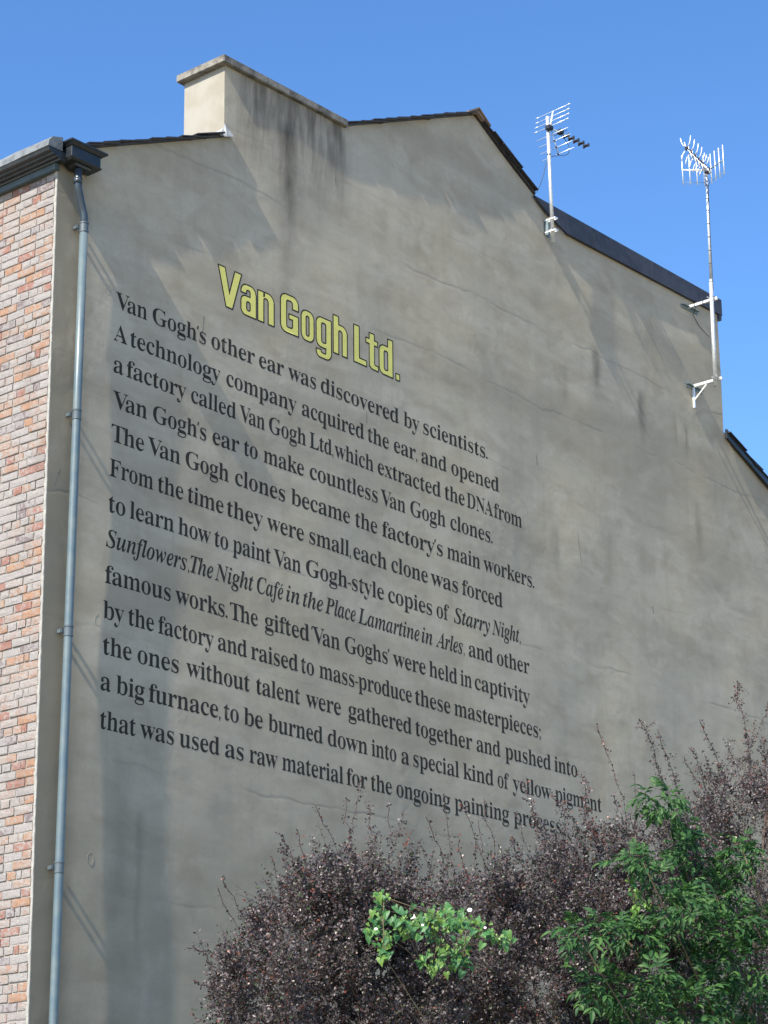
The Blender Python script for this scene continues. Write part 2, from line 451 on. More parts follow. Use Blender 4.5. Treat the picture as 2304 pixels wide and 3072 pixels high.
# ---- letter outlines (thousandths of an em), word extents on the wall (metres), plant masses
GLYPHS = {
 'a': (512, '379 -20 342 -13 320 12 301 47 244 11 195 -11 142 -18 112 -15 88 -5 68 13 53 36 44 64 41 94 48 137 68 176 101 208 151 235 217 262 305 286 307 359 303 393 286 417 259 430 220 435 165 427 144 408 149 402 159 385 169 365 172 344 168 318 156 297 138 283 115 279 91 284 75 299 64 322 60 352 66 387 82 419 99 436 119 451 145 463 173 472 206 477 241 479 303 475 352 462 384 439 406 407 420 364 425 313 425 93 426 73 429 61 438 58 453 56 469 59 474 67 479 40 449 5 415 -14|224 55 244 58 265 66 286 79 307 96 302 247 223 220 179 180 165 125 170 85 191 62'),
 'b': (537, '72 -21 75 578 73 615 64 635 43 644 21 650 20 682 198 682 201 420 247 453 285 472 329 479 361 476 389 466 416 449 440 427 459 400 475 367 488 330 495 291 498 247 495 197 485 151 471 110 450 72 425 40 396 14 362 -5 326 -16 286 -20 245 -14 204 5 156 37 75 -22|272 26 308 32 336 48 356 75 367 116 374 170 376 238 374 293 367 338 354 371 335 394 308 407 274 412 248 408 224 398 205 380 195 359 195 102 202 59 229 35'),
 'c': (437, '232 -20 197 -17 165 -6 135 11 108 35 85 65 66 99 52 137 43 178 40 223 43 271 54 315 70 356 91 391 118 421 149 447 183 465 220 476 260 480 303 477 338 466 366 448 386 424 398 397 402 365 398 338 389 317 373 303 352 299 325 307 309 333 303 373 304 389 305 403 292 429 251 437 197 420 165 368 156 279 160 213 172 159 194 117 225 86 261 68 304 62 343 68 378 84 404 112 413 90 362 28 301 -8'),
 'd': (551, '208 -20 177 -17 149 -6 123 12 98 34 79 63 63 97 50 135 43 175 40 219 43 269 51 314 65 356 82 392 103 423 128 447 156 465 185 476 217 479 258 473 292 453 336 422 343 597 339 621 323 637 298 645 271 650 270 682 467 682 464 112 466 82 474 64 493 53 517 44 518 12 468 8 402 -3 339 -19 336 53 292 13 254 -12|255 47 282 52 309 66 330 87 343 114 343 359 334 380 314 398 289 409 258 413 212 402 184 370 172 334 166 287 164 228 166 171 172 124 183 89 211 57'),
 'e': (448, '228 -20 194 -17 162 -6 132 11 106 35 83 65 65 100 52 141 43 185 40 234 43 280 52 322 66 360 85 394 109 424 136 448 166 465 199 476 234 479 284 473 327 454 362 421 389 376 404 322 410 258 413 243 165 243 178 147 223 87 296 68 339 75 377 96 403 133 413 108 362 36 301 -6|165 290 308 290 311 320 310 357 305 388 298 410 275 430 239 437 195 423 169 379 162 303'),
 'f': (318, '30 -4 31 28 47 32 65 38 77 44 85 54 88 72 89 109 86 408 32 408 32 466 86 466 89 526 94 576 109 619 134 653 167 678 208 692 259 697 296 694 326 684 350 668 373 634 381 595 377 565 367 542 352 528 334 524 314 528 299 540 290 558 286 582 289 604 298 628 299 633 303 637 304 641 305 643 295 652 268 655 237 650 219 637 211 614 209 581 212 466 295 466 295 408 212 408 209 97 213 62 227 42 255 33 288 28 289 -4'),
 'g': (487, '217 -214 159 -211 112 -202 77 -186 51 -164 38 -139 32 -111 40 -78 63 -52 113 -38 73 -19 52 11 46 45 53 82 71 114 92 132 120 151 163 164 93 196 56 249 44 316 47 347 56 376 68 402 87 424 108 444 136 459 165 470 198 477 234 479 272 477 307 470 345 458 464 457 464 395 389 396 408 371 419 338 423 303 420 274 413 247 401 222 386 200 366 181 343 167 317 156 288 150 256 148 235 149 210 150 183 146 161 137 144 123 139 107 158 86 209 78 261 78 309 77 349 72 383 65 419 48 442 22 454 -13 459 -55 452 -102 432 -141 400 -173 352 -196 291 -209|234 190 270 198 294 220 302 243 307 274 308 314 307 354 302 385 294 408 270 429 234 437 198 429 175 408 165 385 161 354 159 314 161 274 165 243 175 220 198 198|239 -168 327 -160 383 -136 403 -98 397 -79 377 -67 346 -59 305 -56 140 -56 108 -80 98 -108 107 -130 135 -149 163 -160 197 -166'),
 'h': (567, '35 -4 36 28 56 33 76 42 86 57 89 83 89 594 87 620 77 636 58 645 37 652 36 682 212 682 216 402 268 444 312 470 362 479 428 461 468 405 481 315 481 83 484 57 493 42 513 33 532 28 533 -4 309 -4 309 28 311 29 349 42 361 84 361 323 359 358 351 381 333 394 302 399 268 393 237 376 209 348 209 83 211 57 221 42 239 33 259 28 260 -4'),
 'i': (295, '150 534 125 539 105 557 91 583 86 614 91 646 105 672 125 690 150 695 175 690 196 672 209 646 214 614 209 583 195 557 175 539|35 -4 36 27 56 34 77 42 86 56 89 83 89 375 87 405 79 421 59 428 39 434 39 466 213 466 210 83 212 57 221 42 239 34 259 27 260 -4'),
 'k': (534, '34 -4 35 28 56 34 77 43 86 57 89 83 89 592 87 620 79 637 60 644 39 651 39 682 212 682 216 256 347 373 367 396 374 413 356 426 312 432 314 433 314 466 506 466 505 433 473 425 436 408 401 383 320 310 506 55 530 36 551 27 552 -4 322 -4 322 28 324 29 355 34 367 48 364 57 355 70 243 214 210 198 209 83 211 57 221 43 239 34 259 27 260 -4'),
 'l': (297, '35 -4 36 27 56 34 77 42 86 56 89 83 89 592 87 619 79 636 61 645 39 650 38 682 213 682 210 83 212 57 221 42 239 34 259 27 260 -4'),
 'm': (825, '35 -4 36 28 56 33 76 42 86 57 89 83 89 377 87 403 77 420 57 429 37 434 36 466 210 466 214 399 265 442 307 470 353 479 408 470 444 440 476 394 526 440 571 470 622 479 687 461 725 405 739 315 739 83 741 57 751 42 769 33 789 28 790 -4 570 -4 571 28 591 33 609 42 619 58 621 83 621 323 619 358 611 381 593 394 562 399 530 393 499 377 472 351 472 83 474 58 484 42 502 33 521 28 522 -4 305 -4 306 28 326 33 344 42 354 58 356 83 356 323 354 357 346 381 328 394 297 399 263 393 233 376 207 348 207 83 209 58 218 43 236 34 255 27 256 -4'),
 'n': (567, '35 -4 36 28 56 33 76 42 86 57 89 83 89 377 87 403 77 420 57 429 37 434 36 466 212 466 216 403 267 444 312 471 361 479 428 461 468 405 481 315 481 83 484 57 493 42 513 33 532 28 533 -4 309 -4 309 28 311 29 349 42 361 84 361 323 359 358 351 381 333 394 302 399 268 393 237 376 209 348 209 83 211 57 221 42 239 33 259 28 260 -4'),
 'o': (501, '251 -20 211 -16 174 -6 141 12 111 37 86 67 66 103 51 141 42 184 39 229 42 276 51 319 66 358 86 393 111 423 141 448 174 465 210 476 250 479 290 476 326 465 359 448 388 424 413 394 434 359 448 320 458 277 461 229 458 182 448 139 434 100 413 65 388 35 360 11 327 -6 291 -17|251 22 293 32 321 61 330 85 335 121 338 229 336 307 330 364 319 401 293 431 251 440 207 429 181 401 171 364 165 307 163 230 167 122 172 85 181 61 209 32'),
 'p': (553, '34 -211 35 -180 49 -176 67 -171 79 -161 86 -149 88 -129 89 -95 89 362 87 399 78 419 60 428 38 436 37 466 205 466 209 396 255 442 295 471 343 480 375 477 403 466 429 448 452 425 472 396 488 362 500 323 508 283 510 238 507 190 500 147 487 106 471 69 450 38 427 14 399 -6 371 -16 338 -20 296 -13 260 9 216 43 209 -86 211 -120 215 -145 226 -161 244 -170 266 -176 286 -179 286 -211|291 47 337 59 366 90 378 126 385 173 387 230 385 286 379 331 369 367 342 399 296 409 262 402 233 382 209 349 209 103 229 72 257 54'),
 'q': (542, '268 -211 269 -179 300 -174 327 -166 340 -150 344 -124 338 38 292 6 254 -13 211 -19 179 -16 151 -6 124 11 100 33 80 61 64 94 51 131 44 170 41 214 44 264 54 310 69 351 90 389 115 420 145 447 178 465 214 476 253 480 295 474 335 455 383 424 464 482 468 481 465 -124 468 -150 477 -166 497 -174 518 -179 519 -211|266 49 292 53 316 63 335 80 344 101 344 359 336 401 310 425 267 434 232 428 204 413 184 387 172 348 165 297 163 232 165 174 172 127 185 92 204 68 231 54'),
 'r': (428, '35 -4 36 27 56 34 77 42 86 56 89 83 89 375 87 405 78 421 59 428 39 434 39 466 209 466 214 380 244 408 264 433 286 453 317 473 347 479 380 474 402 457 415 430 420 396 416 368 406 345 390 331 369 326 350 329 338 340 328 354 317 368 302 378 281 382 255 375 231 357 216 326 211 286 211 83 215 57 229 42 255 33 285 28 286 -4'),
 's': (429, '225 -20 199 -17 167 -10 133 4 122 7 108 8 82 3 71 -18 61 -17 61 161 72 161 80 120 97 88 121 62 148 43 178 31 209 27 246 31 274 44 292 62 297 87 290 111 270 132 238 151 164 188 133 206 109 227 90 249 77 273 69 299 66 328 71 369 83 406 105 437 134 461 168 475 210 480 226 479 245 476 293 463 304 461 311 459 319 459 339 463 348 480 355 479 355 326 347 325 338 361 321 388 300 409 263 429 222 436 190 432 165 422 149 406 145 386 149 366 163 350 184 335 213 320 280 287 310 270 333 250 351 229 362 204 369 175 372 141 367 95 354 55 332 23 302 -1 266 -15'),
 't': (340, '183 -19 150 -16 125 -6 107 12 95 37 86 68 83 106 80 411 38 411 41 448 139 554 165 582 185 609 198 636 207 635 207 466 301 466 301 411 207 411 204 122 206 96 213 79 227 69 251 65 289 77 310 116 320 99 285 32 240 -7'),
 'u': (558, '195 -20 156 -16 127 -2 106 23 92 55 82 95 79 144 79 369 77 398 68 418 48 428 26 434 25 466 203 466 200 110 203 89 216 73 236 62 263 58 296 63 325 77 351 100 351 369 348 400 338 419 316 429 291 434 290 466 474 466 471 104 474 77 484 62 505 54 527 48 528 15 477 10 410 -1 347 -19 344 55 314 34 294 16 272 0 247 -11 222 -18'),
 'v': (456, '218 -20 68 367 55 395 42 416 23 427 5 434 4 466 236 466 236 434 231 433 195 427 181 410 182 406 183 400 275 187 362 378 368 395 370 404 352 426 312 434 311 466 446 466 445 436 424 425 405 412 391 390 376 360 232 -20'),
 'w': (647, '189 -20 36 392 28 408 17 420 3 427 -7 434 -8 466 198 466 197 433 186 430 171 427 161 421 159 411 160 405 161 397 167 378 248 194 325 350 310 394 301 414 290 426 273 431 259 435 258 466 473 466 472 434 443 426 429 410 430 402 432 391 500 215 580 383 585 398 587 410 583 419 572 425 554 430 539 435 538 466 655 466 654 436 640 430 624 421 613 404 602 382 447 -20 437 -19 332 288 202 -20'),
 'x': (475, '15 -4 17 25 42 39 73 59 101 88 194 203 73 389 43 420 16 434 14 466 243 466 242 434 214 428 198 416 201 408 212 390 272 311 342 385 355 402 360 415 356 422 343 427 325 431 307 434 307 466 455 466 453 438 429 425 399 405 369 374 284 274 425 57 434 45 443 36 457 31 466 26 467 -4 239 -4 239 28 253 30 270 34 283 39 287 45 283 62 268 85 205 165 136 88 120 67 115 52 130 33 169 27 167 26 167 -4'),
 'y': (447, '78 -214 47 -208 23 -190 7 -161 1 -125 5 -99 16 -75 32 -59 53 -54 73 -58 87 -69 96 -89 100 -113 100 -121 99 -129 107 -139 129 -142 154 -134 179 -107 192 -87 204 -64 212 -38 220 -7 65 371 55 392 47 407 38 418 31 424 16 430 -4 432 1 433 1 466 233 466 233 433 215 430 196 426 184 420 180 409 181 405 182 398 187 384 276 182 354 361 363 388 364 399 365 408 361 419 348 426 327 431 310 433 310 466 438 466 437 434 421 427 404 415 390 392 375 359 230 -38 214 -81 198 -116 183 -146 160 -178 136 -200 110 -210'),
 'V': (637, '322 -24 76 565 60 597 43 622 17 639 -12 650 -13 682 306 682 306 649 272 646 243 639 222 627 216 610 219 592 229 565 385 218 529 564 536 588 539 609 533 627 515 638 485 645 453 649 453 682 650 682 649 649 626 644 601 633 579 609 558 568 335 -24'),
 'G': (756, '399 -20 332 -15 271 0 216 24 168 58 128 101 96 150 72 207 57 271 52 341 57 409 72 471 96 527 128 576 167 618 214 653 265 678 322 693 383 698 434 694 489 682 546 661 561 656 577 654 596 657 612 664 624 676 630 698 643 697 643 454 631 453 619 495 601 529 578 561 553 588 525 611 496 630 464 644 432 652 397 655 290 620 226 515 206 339 212 244 229 165 258 104 299 59 350 33 409 24 446 26 475 34 497 45 516 70 521 106 521 190 516 227 498 250 476 258 448 264 418 267 418 299 737 299 736 267 701 261 672 250 657 228 653 191 655 40 573 6 486 -14'),
 'A': (650, '-5 -4 -4 31 18 37 43 49 64 74 84 113 313 699 327 698 561 131 577 98 590 73 603 55 628 38 651 30 652 -4 349 -4 350 31 389 37 421 49 433 68 429 87 417 119 382 192 148 192 106 103 103 96 102 87 100 73 110 50 139 37 183 32 182 31 182 -4|159 242 370 242 263 470'),
 'T': (630, '145 -4 146 30 186 36 220 50 238 77 243 120 240 641 221 640 170 635 126 620 89 597 61 564 42 522 36 469 24 469 24 682 603 682 603 468 593 468 568 565 501 621 401 640 384 641 381 120 386 75 404 49 437 36 479 30 480 -4'),
 'F': (602, '31 -4 32 30 70 39 101 54 118 80 122 125 122 558 117 601 100 626 68 640 30 649 29 682 578 682 578 472 569 472 565 513 554 545 539 571 519 592 495 608 466 621 430 630 390 635 342 637 296 635 279 630 267 624 261 613 260 593 263 372 284 373 325 377 361 388 389 407 410 433 425 469 430 520 442 520 442 172 431 172 426 228 411 268 390 295 362 313 325 324 282 328 263 329 260 120 262 89 270 66 284 50 308 40 340 34 374 30 374 -4'),
 'D': (738, '38 -4 39 30 72 37 102 48 117 70 121 111 121 557 116 605 99 631 67 643 31 649 30 682 329 683 438 673 527 644 596 594 645 526 676 440 686 339 647 148 533 33 339 -5|331 41 395 49 446 74 486 115 512 173 528 248 533 341 512 508 445 607 333 640 298 636 273 627 263 608 260 573 260 107 263 73 273 55 296 45'),
 'N': (735, '605 -21 155 516 148 117 152 75 169 50 199 37 239 30 240 -4 35 -4 36 30 60 34 86 40 104 49 117 64 122 86 124 117 124 576 93 609 72 632 60 640 45 645 36 650 35 682 228 683 586 256 593 562 591 593 586 615 573 628 554 638 528 644 502 649 501 682 706 682 705 649 667 642 637 629 621 604 617 561 620 -20'),
 'L': (635, '31 -4 32 30 70 37 101 51 118 76 122 120 122 564 117 604 101 629 70 642 33 649 32 682 364 682 364 649 336 646 306 641 283 632 270 618 262 596 260 564 260 123 261 93 265 72 276 59 294 52 316 47 348 46 394 48 436 54 473 64 505 79 535 97 560 122 582 152 601 189 615 235 627 234 591 -4'),
 'iA': (625, '-97 -4 -96 29 -70 35 -41 49 -15 75 484 692 505 691 480 132 480 119 491 71 524 42 573 28 574 -4 269 -4 270 28 312 40 340 61 354 91 359 129 359 205 141 204 68 117 54 97 44 81 37 68 35 61 54 42 101 28 102 -4|172 252 361 254 370 483'),
 'iC': (655, '301 -22 248 -18 201 -8 159 10 122 35 92 66 67 103 50 146 40 193 36 245 39 295 47 344 61 393 78 439 101 484 129 527 160 566 195 600 232 631 294 666 359 687 427 694 471 692 520 684 572 672 590 669 599 667 606 666 631 672 645 694 664 693 622 455 601 457 599 518 587 565 567 602 537 628 503 644 460 649 412 643 368 624 326 593 287 550 252 493 220 425 196 351 181 280 176 212 181 160 196 117 221 83 254 57 294 40 341 35 419 49 490 90 549 162 570 135 495 47 405 -5'),
 'iL': (633, '-46 -4 -46 27 -21 30 3 36 22 46 38 64 52 90 64 129 177 550 183 577 185 597 180 617 167 631 142 638 112 643 112 675 418 675 418 643 392 640 368 634 348 623 333 605 319 578 308 542 197 122 188 83 185 64 192 53 210 46 239 42 280 40 343 44 398 58 447 80 489 110 527 150 556 204 580 202 518 -4'),
 'iN': (697, '464 -21 207 518 95 121 88 90 86 71 95 48 122 35 158 27 159 -4 -48 -4 -48 27 -23 30 0 36 21 46 37 64 50 90 62 129 168 529 177 567 179 589 174 612 159 627 133 637 101 643 100 675 290 676 505 210 604 550 612 580 613 591 614 598 609 618 594 630 570 638 541 643 541 675 748 675 748 643 723 640 700 635 680 624 664 607 650 581 638 542 487 -20'),
 'iP': (609, '-46 -4 -46 27 -21 30 3 36 22 46 38 64 52 90 64 129 177 550 183 577 185 588 185 600 180 619 166 629 142 637 114 643 113 675 386 676 508 659 580 605 604 515 600 478 589 444 570 411 545 382 515 357 479 339 432 326 370 318 291 315 251 316 196 121 189 90 187 70 192 52 207 41 229 32 259 27 259 -4|296 359 348 364 392 381 427 407 450 442 465 487 470 540 459 592 427 621 375 632 353 629 338 623 327 609 319 583 260 359 281 360'),
 'iS': (549, '229 -22 189 -19 142 -8 88 10 72 15 57 16 43 14 31 10 20 0 11 -16 -8 -14 43 219 63 219 61 208 65 152 78 105 101 70 132 45 170 29 216 24 251 28 281 42 307 62 328 87 341 114 345 145 342 173 330 197 312 223 286 250 216 315 152 381 132 409 120 437 112 467 110 501 113 537 122 570 136 601 155 628 180 650 208 670 239 683 273 691 309 694 337 692 369 688 438 668 453 664 466 663 492 670 511 691 531 689 484 476 464 477 466 486 466 491 466 502 464 530 458 555 448 578 428 607 401 630 369 644 333 649 304 646 278 635 255 620 237 599 225 575 222 548 227 522 242 496 262 469 289 443 323 413 357 382 386 354 410 323 431 293 446 260 455 225 458 187 451 127 432 75 399 34 353 2 297 -16'),
 'iT': (600, '69 -4 70 29 104 35 131 46 151 62 165 91 310 633 289 631 250 627 212 614 175 595 141 566 113 532 92 487 75 489 111 675 646 675 618 475 598 475 580 564 534 613 464 630 452 631 303 93 300 79 299 68 305 52 319 42 342 34 372 29 372 -4'),
 'ia': (500, '79 -18 51 -14 26 -3 6 17 -10 43 -19 74 -22 109 -20 146 -13 182 -2 221 13 258 31 295 53 330 76 362 101 391 129 415 170 444 210 460 246 466 278 459 301 435 319 400 339 455 437 454 353 160 339 109 335 92 334 83 339 69 355 65 377 73 402 95 425 135 440 117 391 40 341 -4 293 -18 262 -11 243 12 237 51 238 64 240 79 243 107 211 71 187 38 162 14 136 -4 109 -15|137 66 164 72 188 87 211 112 232 144 269 221 293 302 299 338 301 368 290 402 256 413 230 407 206 389 188 371 173 349 158 323 143 296 129 266 117 235 98 171 93 143 91 120 102 79'),
 'ic': (412, '138 -19 95 -14 59 0 30 24 9 57 -4 98 -8 145 -4 195 9 244 29 294 58 339 93 381 134 416 179 444 222 461 266 466 298 463 324 454 347 438 369 407 376 371 372 341 361 317 342 303 318 298 297 301 282 313 271 331 268 354 270 371 276 387 285 400 287 409 279 421 257 425 230 418 204 399 186 379 170 356 155 329 140 300 128 269 119 238 111 206 107 175 105 147 110 108 126 79 151 62 183 56 227 66 268 96 305 148 325 125 269 43 207 -4'),
 'ie': (401, '130 -19 90 -14 57 0 28 24 7 57 -6 98 -10 146 -7 183 1 221 14 258 32 295 53 329 78 362 105 391 135 416 166 438 198 453 230 463 262 466 293 463 317 455 338 440 359 409 365 369 358 329 338 291 304 255 255 222 193 198 113 181 107 157 105 131 110 101 126 78 150 63 182 58 222 68 259 97 292 147 313 125 262 43 201 -4|121 222 157 232 186 244 212 260 236 277 256 297 272 319 289 353 294 387 292 403 283 414 270 420 255 423 230 417 206 400 182 372 159 332 137 279'),
 'if': (288, '-98 -212 -131 -206 -158 -188 -174 -160 -180 -126 -177 -102 -168 -83 -154 -70 -135 -66 -119 -69 -106 -80 -98 -96 -95 -117 -97 -135 -102 -148 -108 -157 -111 -159 -105 -166 -88 -169 -65 -164 -46 -149 -30 -125 -16 -95 13 5 44 156 94 407 25 407 32 455 102 455 128 529 157 593 191 642 230 677 271 698 315 705 345 703 370 695 389 683 408 656 414 622 403 578 368 563 351 567 338 578 328 595 325 615 327 630 332 643 339 652 341 657 335 662 318 664 287 652 260 615 242 574 226 519 210 454 295 455 290 406 205 406 151 167 132 87 112 16 91 -45 68 -96 41 -138 12 -171 -20 -194 -56 -208'),
 'ig': (444, '115 -212 59 -209 13 -198 -24 -182 -50 -158 -65 -131 -70 -99 -63 -63 -42 -34 -18 -17 12 -1 55 9 24 26 7 50 2 76 6 103 22 128 39 143 60 159 91 170 57 190 36 216 23 246 19 281 22 313 31 344 47 373 67 400 92 422 121 441 153 455 187 463 222 466 272 461 317 444 361 417 446 416 441 366 384 366 386 354 387 335 384 301 375 270 359 241 338 214 313 192 282 174 249 161 214 153 176 150 122 153 100 138 92 125 104 112 137 99 199 80 268 53 297 35 316 17 335 -16 341 -54 338 -84 329 -112 312 -138 291 -159 264 -178 233 -193 198 -203 158 -210|173 191 201 198 227 216 249 245 267 282 275 309 279 338 281 367 269 410 233 423 203 416 177 396 154 366 137 328 128 301 124 272 122 244 134 205|126 -169 160 -167 189 -159 214 -148 238 -124 247 -98 237 -72 209 -53 180 -40 141 -26 89 -11 42 -36 15 -63 5 -92 14 -121 40 -147 66 -159 94 -166'),
 'ih': (532, '312 -19 278 -11 258 17 252 61 255 89 264 126 295 230 329 332 336 353 338 367 331 379 313 383 273 370 232 334 190 272 149 191 115 100 90 -4 -23 -3 128 558 138 596 140 612 137 626 127 633 110 637 87 639 75 640 75 675 165 686 275 704 168 298 212 348 246 392 279 424 310 448 343 461 376 466 415 458 438 431 445 386 442 352 431 308 414 251 366 110 362 97 361 90 360 85 365 73 382 69 404 77 429 103 456 151 471 134 417 47 364 -3'),
 'ii': (289, '196 548 172 553 153 568 141 591 136 619 141 647 153 670 172 685 196 690 219 685 239 670 251 647 256 619 251 591 239 568 219 553|73 -17 45 -12 24 4 12 29 7 61 8 77 12 97 21 131 72 315 82 354 84 368 85 377 73 395 39 401 33 402 33 435 134 450 219 465 127 126 121 100 119 82 125 72 141 68 162 76 188 99 212 139 225 121 176 43 124 -2'),
 'il': (258, '59 -19 30 -14 9 1 -4 26 -9 59 -8 75 -6 93 3 127 121 554 132 596 135 616 123 634 88 640 82 641 82 673 268 704 112 127 106 102 103 89 102 80 108 70 124 66 146 74 172 97 196 137 209 118 183 73 158 39 135 14 111 -5 86 -15'),
 'im': (781, '566 -17 532 -9 511 19 505 62 508 90 517 127 548 231 582 333 589 354 591 368 584 380 566 384 534 376 503 353 469 315 435 259 400 184 366 90 338 -4 232 -3 334 332 340 355 342 368 335 380 317 384 288 378 260 359 239 339 219 313 198 280 178 243 158 203 139 158 94 -4 -16 -3 69 315 80 359 83 377 71 395 37 401 31 402 30 434 220 465 170 293 215 345 249 390 282 423 314 447 348 461 381 466 420 458 443 431 450 387 447 360 443 328 482 369 511 405 541 432 570 451 598 462 629 466 668 458 691 431 698 387 695 353 684 309 667 252 619 111 615 98 614 91 613 86 618 74 635 70 652 75 668 87 686 108 703 140 718 121 692 77 666 43 641 17 617 -2 591 -13'),
 'in': (532, '317 -19 283 -11 262 17 256 61 259 89 267 126 299 230 334 332 340 353 342 367 335 379 317 383 278 371 238 337 198 280 178 243 158 203 139 158 94 -4 -16 -3 69 315 80 359 83 377 71 395 37 401 31 402 30 434 220 465 170 293 215 345 249 390 282 423 314 447 348 461 381 466 420 458 443 431 450 386 448 365 443 336 418 251 364 85 370 73 387 69 404 73 421 86 454 139 469 120 442 76 416 41 392 16 368 -4 342 -15'),
 'io': (470, '143 -19 101 -14 65 0 34 26 10 59 -4 100 -9 146 -6 184 1 221 15 259 31 296 52 330 77 363 103 391 132 416 163 438 195 454 228 463 261 466 308 461 346 447 377 423 400 390 413 349 418 302 416 265 408 229 396 192 380 154 359 120 335 87 309 58 279 32 248 10 214 -6 179 -16|154 25 180 31 203 49 225 77 246 112 281 198 304 286 310 326 312 358 306 395 288 417 256 424 230 418 207 401 184 374 164 340 129 254 106 165 99 123 97 87 103 52 123 32'),
 'ir': (388, '-16 -3 69 315 80 359 83 377 71 395 37 401 31 402 30 434 220 465 168 286 220 365 241 396 259 421 278 440 296 455 314 463 331 466 359 459 375 433 380 394 376 363 366 339 350 324 328 319 303 327 281 350 275 353 267 354 242 344 215 312 184 258 135 143 94 -4'),
 'is': (376, '135 -19 110 -17 80 -10 44 2 34 5 21 6 1 1 -12 -15 -31 -9 -6 166 15 161 29 83 65 41 121 26 156 32 177 49 184 78 182 95 175 113 163 132 146 155 107 203 89 227 74 251 63 274 52 307 48 339 52 373 64 404 84 430 109 450 138 461 172 465 199 463 231 457 266 448 275 446 281 444 287 444 307 449 318 462 337 461 316 301 298 304 279 372 245 411 199 424 175 420 156 411 143 397 138 380 143 359 157 333 179 304 212 265 241 225 256 200 267 175 275 149 277 122 272 85 259 50 237 21 209 -1 175 -14'),
 'it': (275, '45 -19 10 -11 -10 16 -17 58 -16 79 -10 105 72 404 23 403 24 445 89 480 151 529 203 597 236 595 194 450 273 450 263 403 184 403 108 152 98 113 95 97 94 84 99 70 115 66 138 74 164 100 192 146 208 127 181 81 154 45 128 18 101 -3 73 -15'),
 'iu': (532, '69 -19 30 -11 6 16 -1 61 1 83 7 113 28 195 62 315 72 354 75 377 63 395 29 401 23 402 23 435 110 449 213 465 114 116 109 96 107 80 114 68 132 64 171 76 211 112 253 172 293 251 329 344 355 452 465 451 367 85 368 80 373 75 380 72 389 70 406 75 421 87 440 107 457 140 472 121 445 77 419 42 395 16 371 -4 345 -15 320 -19 294 -14 275 2 263 27 258 60 272 148 231 98 198 55 166 23 134 -1 102 -14'),
 'iv': (423, '75 -18 77 38 74 232 63 340 50 378 32 397 9 403 2 403 2 436 142 466 149 454 157 423 165 375 177 175 181 137 243 200 280 254 303 294 310 317 304 334 287 355 271 379 266 403 270 429 281 449 297 462 319 466 341 462 358 447 368 424 372 395 366 352 347 303 316 246 270 183 213 113 141 36 91 -18'),
 'iw': (625, '75 -19 77 37 74 229 63 338 50 377 32 398 9 403 2 403 2 436 142 466 155 434 169 344 184 201 344 466 362 465 395 134 456 197 476 226 492 252 514 294 519 308 521 319 514 335 497 354 479 378 474 404 478 429 488 450 505 464 526 468 549 463 565 448 576 424 580 393 556 303 483 184 360 33 318 -18 297 -19 268 261 98 -18'),
 'iy': (419, '-44 -214 -73 -210 -95 -196 -109 -174 -113 -148 -109 -123 -98 -103 -81 -90 -61 -86 -41 -90 -15 -104 11 -118 30 -122 44 -119 61 -111 76 -97 92 -81 106 -62 118 -43 126 -25 129 -9 124 43 111 133 92 232 72 316 55 371 47 388 40 396 23 405 -1 407 -10 407 -10 442 35 449 72 457 102 464 125 466 137 456 149 426 161 379 184 271 219 117 272 204 302 271 311 314 303 332 282 350 262 372 256 400 260 427 271 448 289 462 312 466 336 462 353 448 363 424 367 394 363 364 353 324 314 224 255 107 183 -10 105 -114 79 -142 52 -166 27 -187 -10 -207'),
}
